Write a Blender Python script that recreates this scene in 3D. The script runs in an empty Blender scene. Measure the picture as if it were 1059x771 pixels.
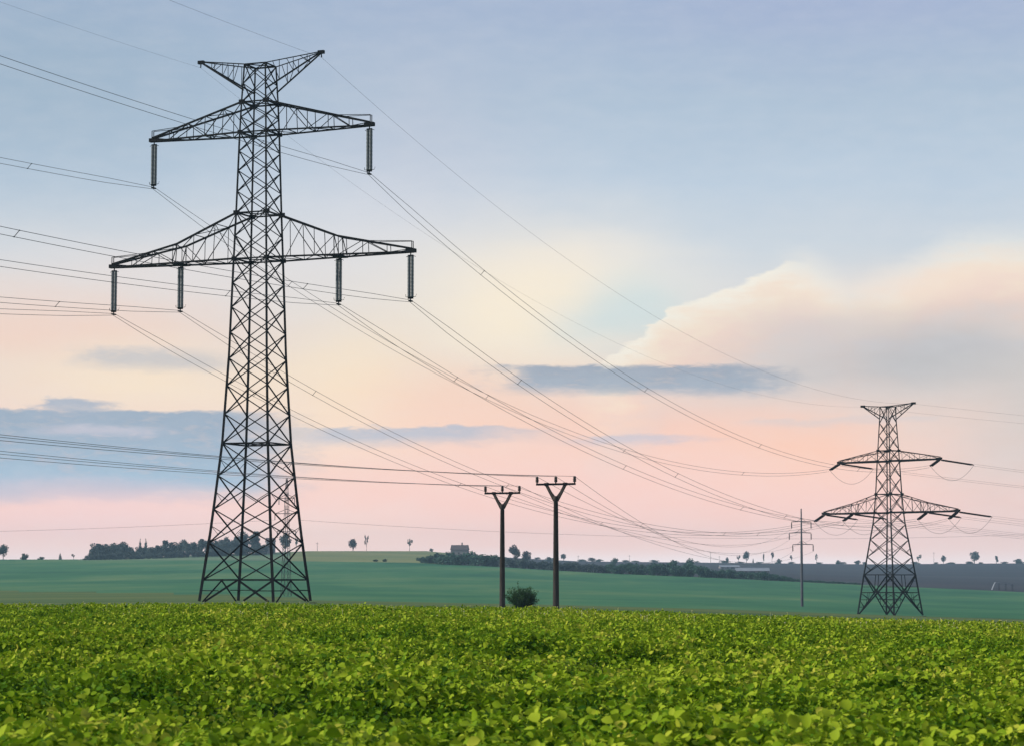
import bpy, bmesh, math, random
import numpy as np
from mathutils import Vector, Matrix

# ------------------------------------------------------------------ camera, light, exposure
F = 2500.0                     # focal length in photo pixels (1059 wide)
CX, CY, HOR = 529.5, 385.5, 592.0
CAMZ = 1.85
PITCH = math.atan((HOR - CY) / F)
CP, SP = math.cos(PITCH), math.sin(PITCH)
scene = bpy.context.scene
COL = scene.collection
R = math.radians

cam_d = bpy.data.cameras.new('camera')
cam = bpy.data.objects.new('camera', cam_d)
COL.objects.link(cam)
cam.location = (0, 0, CAMZ)
cam.rotation_euler = (math.pi / 2 + PITCH, 0, 0)
cam_d.sensor_width = 36
cam_d.lens = 36 * F / 1059
cam_d.clip_start = 0.3
cam_d.clip_end = 20000
cam_d.dof.use_dof = True
cam_d.dof.focus_distance = 110
cam_d.dof.aperture_fstop = 8
scene.camera = cam

SUN_ELEV, SUN_AZ = R(36), R(-92)          # azimuth from +Y (view direction), negative = left
sun_dir = Vector((math.sin(SUN_AZ) * math.cos(SUN_ELEV), math.cos(SUN_AZ) * math.cos(SUN_ELEV), math.sin(SUN_ELEV)))
sd = bpy.data.lights.new('sun', 'SUN')
sd.energy = 4.9
sd.angle = R(3)
sd.color = (1.0, 0.93, 0.80)
sun = bpy.data.objects.new('sun', sd)
COL.objects.link(sun)
sun.rotation_euler = (-sun_dir).to_track_quat('-Z', 'Y').to_euler()

scene.view_settings.view_transform = 'Standard'
scene.view_settings.look = 'None'
scene.view_settings.gamma = 1
scene.view_settings.exposure = 0.0
scene.view_settings.use_curve_mapping = False
scene.render.engine = 'CYCLES'
scene.cycles.use_denoising = True
scene.cycles.max_bounces = 6
scene.cycles.volume_bounces = 0
scene.cycles.caustics_reflective = False
scene.cycles.caustics_refractive = False


def lin(r, g, b):
    def f(c):
        c /= 255.0
        return c / 12.92 if c <= 0.04045 else ((c + 0.055) / 1.055) ** 2.4
    return (f(r), f(g), f(b), 1.0)


class NT:
    """small helper around a node tree"""
    def __init__(self, tree):
        self.t = tree
        self.n = tree.nodes
        self.l = tree.links

    def _set(self, sock, v):
        if hasattr(v, 'is_output'):
            self.l.new(v, sock)
        else:
            sock.default_value = v

    def math(self, op, a, b=0.0, c=0.0, clamp=False):
        m = self.n.new('ShaderNodeMath')
        m.operation = op
        m.use_clamp = clamp
        self._set(m.inputs[0], a)
        self._set(m.inputs[1], b)
        self._set(m.inputs[2], c)
        return m.outputs[0]

    def sstep(self, x, a, b, o0=0.0, o1=1.0):
        m = self.n.new('ShaderNodeMapRange')
        m.interpolation_type = 'SMOOTHSTEP'
        self._set(m.inputs['Value'], x)
        m.inputs['From Min'].default_value = a
        m.inputs['From Max'].default_value = b
        m.inputs['To Min'].default_value = o0
        m.inputs['To Max'].default_value = o1
        return m.outputs['Result']

    def maprange(self, x, a, b, o0, o1):
        m = self.n.new('ShaderNodeMapRange')
        self._set(m.inputs['Value'], x)
        m.inputs['From Min'].default_value = a
        m.inputs['From Max'].default_value = b
        m.inputs['To Min'].default_value = o0
        m.inputs['To Max'].default_value = o1
        return m.outputs['Result']

    def comb(self, x, y, z):
        c = self.n.new('ShaderNodeCombineXYZ')
        self._set(c.inputs[0], x)
        self._set(c.inputs[1], y)
        self._set(c.inputs[2], z)
        return c.outputs[0]

    def sep(self, v):
        s = self.n.new('ShaderNodeSeparateXYZ')
        self.l.new(v, s.inputs[0])
        return s.outputs

    def noise(self, vec, scale, detail=3.0, rough=0.5, dist=0.0):
        t = self.n.new('ShaderNodeTexNoise')
        if vec is not None:
            self.l.new(vec, t.inputs['Vector'])
        t.inputs['Scale'].default_value = scale
        t.inputs['Detail'].default_value = detail
        t.inputs['Roughness'].default_value = rough
        t.inputs['Distortion'].default_value = dist
        return t.outputs['Fac']

    def ramp(self, fac, stops, interp='LINEAR'):
        r = self.n.new('ShaderNodeValToRGB')
        cr = r.color_ramp
        cr.interpolation = interp
        while len(cr.elements) < len(stops):
            cr.elements.new(0.5)
        for e, (p, c) in zip(cr.elements, stops):
            e.position = p
            e.color = c
        self._set(r.inputs[0], fac)
        return r.outputs['Color']

    def mix(self, fac, a, b, mode='MIX'):
        m = self.n.new('ShaderNodeMix')
        m.data_type = 'RGBA'
        m.blend_type = mode
        m.clamp_factor = True
        self._set(m.inputs[0], fac)
        self._set(m.inputs[6], a)
        self._set(m.inputs[7], b)
        return m.outputs[2]


# ------------------------------------------------------------------ sky (evening sky with cloud, on the world)
def build_world():
    w = bpy.data.worlds.new('World')
    scene.world = w
    w.use_nodes = True
    N = NT(w.node_tree)
    N.n.clear()
    tc = N.n.new('ShaderNodeTexCoord')
    D = tc.outputs['Generated']
    x, y, z = N.sep(D)
    ya = N.math('MAXIMUM', N.math('ABSOLUTE', y), 0.05)
    hyp = N.math('MAXIMUM', N.math('SQRT', N.math('ADD', N.math('MULTIPLY', x, x), N.math('MULTIPLY', y, y))), 0.02)
    az = N.math('DIVIDE', x, ya)                       # tangent of azimuth
    el = N.math('DIVIDE', z, hyp)                      # tangent of elevation
    U = N.math('MULTIPLY_ADD', az, F, CX)              # azimuth, 2500 units a radian
    V = N.math('MULTIPLY_ADD', el, -F, HOR)            # drop from the top
    vec = N.comb(N.math('MULTIPLY', U, 0.0055), N.math('MULTIPLY', V, 0.016), 0.0)
    n1 = N.math('SUBTRACT', N.noise(vec, 1.0, 3, 0.5), 0.5)
    vec2 = N.comb(N.math('MULTIPLY', U, 0.022), N.math('MULTIPLY', V, 0.06), 3.0)
    n2 = N.math('SUBTRACT', N.noise(vec2, 1.0, 4, 0.55), 0.5)
    vec3 = N.comb(N.math('MULTIPLY', U, 0.05), N.math('MULTIPLY', V, 0.20), 9.0)
    n3 = N.math('SUBTRACT', N.noise(vec3, 1.0, 5, 0.6, 0.6), 0.5)
    Vs = N.math('MULTIPLY_ADD', n1, 46.0, V)           # softly warped
    Us = N.math('MULTIPLY_ADD', n1, -120.0, U)
    Vh = N.math('ADD', V, N.math('ADD', N.math('MULTIPLY', n1, 18.0), N.math('ADD', N.math('MULTIPLY', n2, 14.0), N.math('MULTIPLY', n3, 7.0))))
    Uh = N.math('ADD', U, N.math('ADD', N.math('MULTIPLY', n1, 90.0), N.math('ADD', N.math('MULTIPLY', n2, 110.0), N.math('MULTIPLY', n3, 40.0))))

    P0, P1 = -400.0, 640.0
    def pos(p):
        return (p - P0) / (P1 - P0)
    stops = [(-400, lin(128, 147, 190)), (-120, lin(150, 169, 202)), (0, lin(166, 183, 209)), (100, lin(177, 195, 214)),
             (190, lin(191, 207, 223)), (255, lin(207, 217, 225)), (305, lin(224, 223, 222)), (380, lin(238, 223, 213)),
             (450, lin(247, 213, 198)), (520, lin(250, 203, 190)), (565, lin(250, 212, 202)), (592, lin(246, 226, 224)),
             (600, lin(150, 160, 150)), (640, lin(70, 90, 60))]
    base = N.ramp(N.maprange(Vs, P0, P1, 0, 1), [(pos(p), c) for p, c in stops])

    def blob(col, c, cx, cy, rx, ry, s, warp=True):
        dx = N.math('DIVIDE', N.math('SUBTRACT', Us if warp else U, cx), rx)
        dy = N.math('DIVIDE', N.math('SUBTRACT', Vs if warp else V, cy), ry)
        d2 = N.math('ADD', N.math('MULTIPLY', dx, dx), N.math('MULTIPLY', dy, dy))
        g = N.math('MULTIPLY', N.math('POWER', 2.718, N.math('MULTIPLY', d2, -1.0)), s)
        return N.mix(g, col, c)

    c = base
    c = blob(c, lin(152, 175, 195), 20, 70, 280, 150, .6)
    c = blob(c, lin(168, 180, 212), 900, -10, 260, 60, .5)
    c = blob(c, lin(200, 200, 215), 430, 150, 120, 110, .35)
    c = blob(c, lin(229, 228, 232), 400, 230, 160, 60, .5)
    c = blob(c, lin(238, 228, 224), 170, 285, 260, 55, .6)
    c = blob(c, lin(248, 214, 196), 40, 345, 190, 42, .85)
    c = blob(c, lin(250, 240, 230), 600, 285, 120, 45, .6)
    c = blob(c, lin(255, 240, 215), 535, 322, 120, 75, .95)
    c = blob(c, lin(255, 235, 205), 365, 400, 75, 62, .95)
    c = blob(c, lin(254, 232, 205), 150, 396, 170, 34, .9)
    c = blob(c, lin(205, 224, 226), 655, 322, 60, 38, .75)
    c = blob(c, lin(255, 213, 190), 470, 425, 120, 45, .75)
    c = blob(c, lin(255, 204, 182), 690, 445, 150, 40, .85)
    c = blob(c, lin(250, 206, 194), 560, 520, 260, 50, .6)
    c = blob(c, lin(252, 218, 200), 300, 545, 120, 30, .5)
    c = blob(c, lin(205, 212, 222), 930, 240, 190, 40, .4)
    # tall cloud on the right: crisp crest, cream turning to peach below it
    def curve(inp, pts):
        lo, hi = pts[0][0], pts[-1][0]
        col = N.ramp(N.maprange(inp, lo, hi, 0, 1), [((p - lo) / (hi - lo), (v / 1000,) * 3 + (1,)) for p, v in pts])
        s = N.n.new('ShaderNodeSeparateColor')
        N.l.new(col, s.inputs[0])
        return N.math('MULTIPLY', s.outputs[0], 1000.0)
    Ue = N.math('MULTIPLY_ADD', n2, 22.0, U)
    edge = curve(Ue, [(590, 400), (625, 372), (680, 332), (690, 318), (715, 311), (770, 292), (795, 277), (812, 269), (838, 272),
                      (880, 300), (930, 286), (985, 258), (1030, 252), (1120, 262)])
    below = N.math('SUBTRACT', N.math('ADD', N.math('MULTIPLY_ADD', n2, 16.0, V), N.math('MULTIPLY', n3, 6.0)), edge)
    crisp = N.sstep(below, -2.0, 4.0)
    soft = N.sstep(below, -26.0, 34.0)
    sel = N.sstep(U, 785, 850)
    left = N.sstep(U, 590, 640)
    m = N.math('ADD', N.math('MULTIPLY', crisp, N.math('SUBTRACT', 1.0, sel)), N.math('MULTIPLY', soft, sel))
    m = N.math('MULTIPLY', N.math('MULTIPLY', m, left), N.sstep(below, 60, 150, 1.0, 0.0))
    ccol = N.ramp(N.maprange(N.math('ADD', N.math('MULTIPLY_ADD', n1, 50.0, below), N.math('MULTIPLY_ADD', n2, 60.0, N.math('MULTIPLY', n3, 16.0))), 0, 110, 0, 1),
                  [(0.0, lin(253, 245, 229)), (0.28, lin(254, 232, 208)), (0.6, lin(250, 216, 198)), (1.0, lin(232, 212, 204))])
    c = N.mix(N.math('MULTIPLY', m, 0.86), c, ccol)
    c = blob(c, lin(252, 226, 208), 960, 300, 90, 22, .5)
    c = blob(c, lin(192, 192, 195), 955, 374, 170, 40, .92)
    c = blob(c, lin(214, 207, 206), 830, 345, 70, 30, .5)
    c = blob(c, lin(255, 202, 176), 845, 464, 70, 30, .8)
    c = blob(c, lin(204, 199, 196), 1070, 445, 110, 90, .7)

    # flat grey-blue cloud banks
    def bank(col, cl, x0, x1, wx, y0, st, y1, sb, s, cl2=None):
        h = N.math('MULTIPLY', N.sstep(Uh, x0, x0 + wx), N.sstep(Uh, x1 - wx, x1, 1.0, 0.0))
        v = N.math('MULTIPLY', N.sstep(Vh, y0, y0 + st), N.sstep(Vh, y1 - sb, y1, 1.0, 0.0))
        g = N.math('MULTIPLY', N.math('MULTIPLY', h, v), N.math('MULTIPLY', N.math('MULTIPLY_ADD', N.math('ADD', n2, n3), .7, 1.0, clamp=True), s))
        cc = cl if cl2 is None else N.mix(N.sstep(Vh, y0, y1), cl, cl2)
        return N.mix(g, col, cc)
    c = bank(c, lin(196, 196, 200), 50, 260, 80, 360, 12, 390, 14, .75)
    c = bank(c, lin(152, 170, 190), -900, 330, 110, 424, 5, 527, 30, .97, lin(156, 186, 208))
    c = bank(c, lin(166, 178, 196), 20, 130, 40, 415, 4, 440, 20, .9)
    c = bank(c, lin(214, 204, 214), 10, 190, 60, 439, 8, 456, 9, .55)
    c = bank(c, lin(196, 188, 202), -300, 250, 90, 492, 14, 528, 18, .6)
    c = bank(c, lin(182, 189, 204), 240, 600, 120, 439, 4, 466, 16, .85)
    c = bank(c, lin(200, 196, 208), 560, 760, 70, 449, 5, 466, 10, .7)
    c = bank(c, lin(154, 166, 183), 490, 835, 80, 376, 6, 412, 14, .95, lin(164, 178, 194))
    c = bank(c, lin(214, 205, 206), 740, 1010, 60, 430, 5, 442, 8, .45)
    c = bank(c, lin(200, 198, 202), 850, 1300, 100, 352, 10, 380, 24, .4)
    c = blob(c, lin(252, 240, 240), 640, 583, 420, 9, .7, False)
    c = blob(c, lin(246, 208, 206), 120, 535, 220, 22, .5)
    # faint overall mottling of thin cloud
    c = N.mix(N.math('MULTIPLY', N.math('ADD', n2, 0.12), 0.24, clamp=True), c, lin(240, 236, 236))

    sky = N.n.new('ShaderNodeTexSky')
    sky.sky_type = 'NISHITA'
    sky.sun_disc = False
    sky.sun_elevation = SUN_ELEV
    sky.sun_rotation = SUN_AZ
    sky.air_density = 1.0
    sky.dust_density = 2.0
    b1 = N.n.new('ShaderNodeBackground')
    N.l.new(sky.outputs[0], b1.inputs[0])
    b1.inputs[1].default_value = 0.08
    b2 = N.n.new('ShaderNodeBackground')
    N.l.new(c, b2.inputs[0])
    N.l.new(N.sstep(el, -0.005, 0.09, 1.36, 1.05), b2.inputs[1])      # the horizon glows through the haze
    ms = N.n.new('ShaderNodeMixShader')
    N.l.new(N.sstep(el, 0.22, 1.2, 0.93, 0.6), ms.inputs[0])       # cloud cover thins overhead
    N.l.new(b1.outputs[0], ms.inputs[1])
    N.l.new(b2.outputs[0], ms.inputs[2])
    out = N.n.new('ShaderNodeOutputWorld')
    N.l.new(ms.outputs[0], out.inputs[0])


build_world()


# ------------------------------------------------------------------ geometry of the view: photo pixel + distance -> place
def at(px, py, Y):
    k = (CY - py) / F
    z = Y * (k * CP + SP) / (CP - k * SP)
    yc = Y * CP + z * SP
    return Vector(((px - CX) / F * yc, Y, z + CAMZ))


def interp(x, pts):
    return float(np.interp(x, [p[0] for p in pts], [p[1] for p in pts]))


EDGE = [(-900, 622), (0, 622), (265, 620.5), (400, 623), (560, 626), (750, 631), (950, 638), (1059, 641), (1900, 655)]
TLINE = [(-900, 580), (0, 579), (220, 579), (320, 580), (430, 581.5), (520, 586), (620, 592), (720, 596), (880, 603.5), (1059, 611.5), (1900, 640)]
SLINE = [(-900, 579), (85, 578), (130, 577), (200, 574), (320, 569.5), (440, 569.5), (480, 573), (540, 577), (600, 580), (700, 581), (900, 583), (1059, 582), (1900, 580)]
YT = [(-900, 1250), (320, 1200), (520, 1100), (1059, 950), (1900, 950)]
YS = [(-900, 1300), (85, 1300), (300, 1500), (450, 1800), (600, 2200), (1900, 2300)]
CREST = 80.0


def z_of(py, Y):
    return CAMZ - (py - HOR) / F * Y / CP / CP * 1.0


def ground_z(x, Y):
    u = CX + F * x / (max(Y, 1.0) * CP)
    e = interp(u, EDGE)
    if Y <= CREST:
        zc = z_of(e, CREST) - 0.91
        s = min(max((Y - 12) / (CREST - 12), 0), 1)
        return zc * s * s * (1.6 - 0.6 * s)
    t, yt, s_, ys = interp(u, TLINE), interp(u, YT), interp(u, SLINE), interp(u, YS)
    zc = z_of(e, CREST) - 0.91
    pts = [(CREST, zc), (110, z_of(e + 13, 110)), (150, z_of(e + 5, 150)), (220, z_of(e + 1.0, 220)), (395, z_of(e - 2, 395))]
    for k in (0.25, 0.5, 0.75, 1.0):
        Yk = 395 + (yt - 395) * k
        pts.append((Yk, z_of((e - 2) + (t - e + 2) * k, Yk)))
    for k in (0.5, 1.0):
        Yk = yt + (ys - yt) * k
        pts.append((Yk, z_of(t + (s_ - t) * k, Yk)))
    pts.append((ys + 300, z_of(s_ + 3, ys + 300)))
    pts.append((3600, z_of(s_ + 6, 3600)))
    return interp(Y, pts)


def gpoint(px, Y):
    x = (px - CX) / F * Y * CP
    return Vector((x, Y, ground_z(x, Y)))


# ------------------------------------------------------------------ materials
def material(name):
    m = bpy.data.materials.new(name)
    m.use_nodes = True
    N = NT(m.node_tree)
    return m, N, m.node_tree.nodes['Principled BSDF']


def plain(name, a, b=None, scale=3.0, rough=0.7, metal=0.0, spec=0.3, stretch=(1, 1, 1)):
    m, N, P = material(name)
    tc = N.n.new('ShaderNodeTexCoord')
    mp = N.n.new('ShaderNodeMapping')
    N.l.new(tc.outputs['Object'], mp.inputs[0])
    mp.inputs['Scale'].default_value = stretch
    f = N.noise(mp.outputs[0], scale, 4, 0.6)
    b = b or tuple(v * 0.6 for v in a)
    col = N.ramp(f, [(0.35, tuple(b) + (1,)), (0.65, tuple(a) + (1,))])
    N.l.new(col, P.inputs['Base Color'])
    P.inputs['Roughness'].default_value = rough
    P.inputs['Metallic'].default_value = metal
    P.inputs['Specular IOR Level'].default_value = spec
    return m


M = {}
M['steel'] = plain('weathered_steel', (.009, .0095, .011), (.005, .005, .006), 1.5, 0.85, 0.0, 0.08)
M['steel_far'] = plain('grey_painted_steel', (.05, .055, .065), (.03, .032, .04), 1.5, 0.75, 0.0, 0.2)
M['wire'] = plain('aluminium_wire', (.17, .17, .18), (.12, .12, .13), .5, 0.7, 0.0, 0.2)
M['insul'] = plain('grey_glazed_insulator', (.13, .155, .165), (.10, .12, .135), 6, 0.5, 0.0, 0.3)
M['concrete'] = plain('dark_weathered_concrete', (.060, .050, .044), (.034, .028, .026), 2.2, 0.9, 0.0, 0.15, (3, 3, .5))
M['mast'] = plain('grey_mast_steel', (.085, .09, .105), (.06, .065, .08), 1.0, 0.7, 0.0, 0.2)
M['porcelain'] = plain('brown_porcelain', (.035, .024, .02), (.02, .014, .012), 6, 0.4)
M['bark'] = plain('tree_bark', (.06, .05, .04), (.03, .026, .022), 3, 0.9)
M['wall_grey'] = plain('grey_render', (.22, .20, .20), (.17, .16, .16), .6, 0.9)
M['roof_dark'] = plain('dark_roof_tiles', (.08, .06, .06), (.05, .04, .045), 1.2, 0.9)
M['roof_pale'] = plain('pale_sheet_roof', (.20, .22, .25), (.15, .17, .20), .4, 0.7)
M['door'] = plain('dark_door_paint', (.05, .05, .06))
M['glass'] = plain('dark_window_glass', (.03, .035, .04), rough=0.1, spec=0.5)


def foliage_mat(name, a, b, transl=0.25):
    m, N, P = material(name)
    oi = N.n.new('ShaderNodeObjectInfo')
    tc = N.n.new('ShaderNodeTexCoord')
    f = N.noise(tc.outputs['Object'], 5.0, 2, 0.5)
    f2 = N.math('ADD', N.math('MULTIPLY', f, 0.8), N.math('MULTIPLY', N.math('SUBTRACT', oi.outputs['Random'], 0.3), 0.45), clamp=True)
    col = N.ramp(f2, [(0.2, tuple(b) + (1,)), (0.75, tuple(a) + (1,))])
    N.l.new(col, P.inputs['Base Color'])
    P.inputs['Roughness'].default_value = 0.7
    P.inputs['Specular IOR Level'].default_value = 0.2
    tr = N.n.new('ShaderNodeBsdfTranslucent')
    N.l.new(col, tr.inputs[0])
    ms = N.n.new('ShaderNodeMixShader')
    ms.inputs[0].default_value = transl
    N.l.new(P.outputs[0], ms.inputs[1])
    N.l.new(tr.outputs[0], ms.inputs[2])
    N.l.new(ms.outputs[0], N.n['Material Output'].inputs[0])
    return m


M['leaf_wood'] = foliage_mat('dark_wood_foliage', (.085, .120, .118), (.045, .070, .072))
M['leaf_hedge'] = foliage_mat('hedge_foliage', (.050, .120, .082), (.024, .070, .052))
M['leaf_bush'] = foliage_mat('bush_foliage', (.026, .075, .014), (.010, .032, .007))
M['leaf_bare'] = foliage_mat('thin_grey_foliage', (.070, .062, .070), (.04, .036, .042))


def field_mat(name, a, b, c_, streak=(.004, .02), amp=1.0, rough=0.95, bands=None):
    m, N, P = material(name)
    g = N.n.new('ShaderNodeNewGeometry')
    x, y, z = N.sep(g.outputs['Position'])
    yr = N.math('MULTIPLY_ADD', x, -0.35, y)             # drills run slightly across the slope
    v = N.comb(N.math('MULTIPLY', x, streak[0]), N.math('MULTIPLY', yr, streak[1]), 0.0)
    n = N.noise(v, 1.0, 5, 0.6, 0.4)
    v2 = N.comb(N.math('MULTIPLY', x, streak[0] * 9), N.math('MULTIPLY', yr, streak[1] * 3), 7.0)
    n2 = N.noise(v2, 1.0, 3, 0.6)
    f = N.math('ADD', N.math('MULTIPLY', n, 0.75), N.math('MULTIPLY', n2, 0.25))
    col = N.ramp(f, [(0.38, tuple(b) + (1,)), (0.50, tuple(a) + (1,)), (0.63, tuple(c_) + (1,))])
    if bands:
        # tramlines: pairs of wheel tracks left by the sprayer, running away up the slope
        ang, step = bands
        t = N.math('ADD', N.math('MULTIPLY', x, math.cos(ang)), N.math('MULTIPLY', y, math.sin(ang)))
        t = N.math('ABSOLUTE', N.math('SUBTRACT', N.math('FRACT', N.math('DIVIDE', t, step)), 0.5))
        tl = N.math('MULTIPLY', N.sstep(t, 0.0, 0.05, 1.0, 0.0), 0.6)
        col = N.mix(tl, col, tuple(b) + (1,))
    N.l.new(col, P.inputs['Base Color'])
    P.inputs['Roughness'].default_value = rough
    P.inputs['Specular IOR Level'].default_value = 0.05
    return m


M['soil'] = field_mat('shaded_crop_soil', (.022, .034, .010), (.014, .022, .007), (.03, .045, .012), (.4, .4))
M['valley'] = field_mat('green_cereal_field', (.042, .134, .062), (.022, .096, .050), (.095, .170, .076), (.006, .0045), bands=(R(-22), 24.0))
M['valley_near'] = field_mat('olive_meadow_strip', (.075, .115, .038), (.045, .09, .035), (.10, .13, .045), (.008, .03))
M['pale_field'] = field_mat('pale_ripening_field', (.15, .175, .075), (.11, .15, .065), (.18, .19, .085), (.004, .01))
M['clearing'] = field_mat('pale_green_clearing', (.10, .16, .09), (.06, .12, .07), (.14, .19, .11), (.01, .02))
M['plough'] = field_mat('ploughed_field', (.036, .038, .046), (.029, .032, .040), (.045, .046, .053), (.003, .008))


# ------------------------------------------------------------------ object helpers
def link(o, parent=None):
    COL.objects.link(o)
    if parent is not None:
        o.parent = parent
    return o


def mesh_obj(name, bm, mat, parent=None, smooth=False):
    me = bpy.data.meshes.new(name)
    bm.to_mesh(me)
    bm.free()
    me.materials.append(mat)
    if smooth:
        for p in me.polygons:
            p.use_smooth = True
    return link(bpy.data.objects.new(name, me), parent)


def thing(name, label, cat, loc=(0, 0, 0), rz=0.0, group=None):
    o = bpy.data.objects.new(name, None)
    o.empty_display_size = 0.5
    COL.objects.link(o)
    o.location = loc
    o.rotation_euler = (0, 0, rz)
    tag(o, label, cat, group)
    return o


def tag(o, label, cat, group=None):
    o['label'] = label
    o['category'] = cat
    if group:
        o['group'] = group
    return o


def bar(bm, p, q, w, angle=True, t=None):
    """a rolled-steel member from p to q; angle section by default, else a square tube"""
    p, q = Vector(p), Vector(q)
    d = (q - p)
    if d.length < 1e-4:
        return
    d.normalize()
    up = Vector((0, 0, 1)) if abs(d.z) < 0.92 else Vector((1, 0, 0))
    a = d.cross(up).normalized()
    b = a.cross(d).normalized()
    h = w / 2
    if angle:
        t = t or w * 0.3
        prof = [(-h, -h), (h, -h), (h, -h + t), (-h + t, -h + t), (-h + t, h), (-h, h)]
    else:
        prof = [(-h, -h), (h, -h), (h, h), (-h, h)]
    r0 = [bm.verts.new(p + a * x + b * y) for x, y in prof]
    r1 = [bm.verts.new(q + a * x + b * y) for x, y in prof]
    n = len(prof)
    for i in range(n):
        bm.faces.new((r0[i], r0[(i + 1) % n], r1[(i + 1) % n], r1[i]))
    bm.faces.new(r0[::-1])
    bm.faces.new(r1)


def tube(bm, pts, r, sides=6, r1=None):
    pts = [Vector(p) for p in pts]
    rings = []
    n = len(pts)
    for i, p in enumerate(pts):
        d = (pts[min(i + 1, n - 1)] - pts[max(i - 1, 0)]).normalized()
        up = Vector((0, 0, 1)) if abs(d.z) < 0.9 else Vector((1, 0, 0))
        a = d.cross(up).normalized()
        b = a.cross(d).normalized()
        rr = r if r1 is None else r + (r1 - r) * i / (n - 1)
        rings.append([bm.verts.new(p + a * math.cos(k * 2 * math.pi / sides) * rr + b * math.sin(k * 2 * math.pi / sides) * rr) for k in range(sides)])
    for i in range(n - 1):
        for k in range(sides):
            bm.faces.new((rings[i][k], rings[i][(k + 1) % sides], rings[i + 1][(k + 1) % sides], rings[i + 1][k]))
    bm.faces.new(rings[0][::-1])
    bm.faces.new(rings[-1])


def lathe(bm, prof, base, axis, sides=10):
    """prof: list of (radius, distance along axis)"""
    base, axis = Vector(base), Vector(axis).normalized()
    up = Vector((0, 0, 1)) if abs(axis.z) < 0.9 else Vector((1, 0, 0))
    a = axis.cross(up).normalized()
    b = a.cross(axis).normalized()
    rings = []
    for r, d in prof:
        c = base + axis * d
        rings.append([bm.verts.new(c + a * math.cos(k * 2 * math.pi / sides) * r + b * math.sin(k * 2 * math.pi / sides) * r) for k in range(sides)])
    for i in range(len(rings) - 1):
        for k in range(sides):
            bm.faces.new((rings[i][k], rings[i][(k + 1) % sides], rings[i + 1][(k + 1) % sides], rings[i + 1][k]))
    bm.faces.new(rings[0][::-1])
    bm.faces.new(rings[-1])


def box(bm, c, s, rz=0.0):
    r = bmesh.ops.create_cube(bm, size=1.0)
    bmesh.ops.scale(bm, vec=Vector(s), verts=r['verts'])
    if rz:
        bmesh.ops.rotate(bm, matrix=Matrix.Rotation(rz, 3, 'Z'), verts=r['verts'])
    bmesh.ops.translate(bm, vec=Vector(c), verts=r['verts'])


def gusset(bm, c, s):
    box(bm, c, (s, s * .5, s * .7))


# ------------------------------------------------------------------ ground: one sheet to the horizon
def build_ground():
    us = np.arange(-1500, 2561, 20.0)
    rows = [('a', v) for v in (2, 5, 8, 12, 16, 22, 30, 40, 50, 60, 70, CREST, 84, 90, 100, 110, 130, 150, 185, 220, 300, 395)]
    rows += [('t', k) for k in np.linspace(0.05, 1.0, 20)] + [('s', k) for k in np.linspace(0.1, 1.0, 10)] + [('b', v) for v in (150, 300)] + [('a', 3600.0)]
    verts, faces, mats = [], [], []
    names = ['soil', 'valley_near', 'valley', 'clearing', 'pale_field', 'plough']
    for kind, v in rows:
        for u in us:
            yt, ys = interp(u, YT), interp(u, YS)
            Y = v if kind == 'a' else 395 + (yt - 395) * v if kind == 't' else yt + (ys - yt) * v if kind == 's' else ys + v
            x = (u - CX) / F * Y * CP
            verts.append((x, Y, ground_z(x, Y)))
    nu = len(us)
    for r in range(len(rows) - 1):
        k1, v1 = rows[r + 1]
        for i in range(nu - 1):
            faces.append((r * nu + i, r * nu + i + 1, (r + 1) * nu + i + 1, (r + 1) * nu + i))
            u = us[i] + 10
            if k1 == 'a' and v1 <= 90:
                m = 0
            elif k1 == 'a' and v1 <= 396:
                m = 1 if v1 > 220 else 1
            elif k1 == 't':
                m = 1 if u < 400 - 1500 * v1 else 2
            elif k1 == 's':
                m = 2 if u < 80 else 3 if u < 305 else 4 if u < 455 + 75 * v1 else 5
            else:
                m = 5
            mats.append(m)
    me = bpy.data.meshes.new('ground')
    me.from_pydata(verts, [], faces)
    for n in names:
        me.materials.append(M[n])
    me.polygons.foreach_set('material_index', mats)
    me.polygons.foreach_set('use_smooth', [True] * len(faces))
    me.update()
    o = link(bpy.data.objects.new('ground', me))
    o['kind'] = 'structure'


build_ground()


# ------------------------------------------------------------------ crop
def vnoise(x, y, seed=0):
    """smooth value noise, numpy"""
    xi, yi = np.floor(x).astype(np.int64), np.floor(y).astype(np.int64)
    xf, yf = x - xi, y - yi
    xf, yf = xf * xf * (3 - 2 * xf), yf * yf * (3 - 2 * yf)
    def h(a, b):
        n = (a * 374761393 + b * 668265263 + seed * 974634533) & 0x7fffffff
        n = ((n ^ (n >> 13)) * 1274126177) & 0x7fffffff
        return ((n ^ (n >> 16)) & 0xffff) / 65535.0
    return (h(xi, yi) * (1 - xf) + h(xi + 1, yi) * xf) * (1 - yf) + (h(xi, yi + 1) * (1 - xf) + h(xi + 1, yi + 1) * xf) * yf


def gz_np(x, Y):
    """ground_z for Y <= CREST, vectorised"""
    u = CX + F * x / (np.maximum(Y, 1.0) * CP)
    e = np.interp(u, [p[0] for p in EDGE], [p[1] for p in EDGE])
    zc = CAMZ - (e - HOR) / F * CREST / CP / CP - 0.91
    s = np.clip((Y - 12) / (CREST - 12), 0, 1)
    over = np.clip(Y - CREST, 0, 10)
    return zc * s * s * (1.6 - 0.6 * s) - over * 0.03


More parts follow.
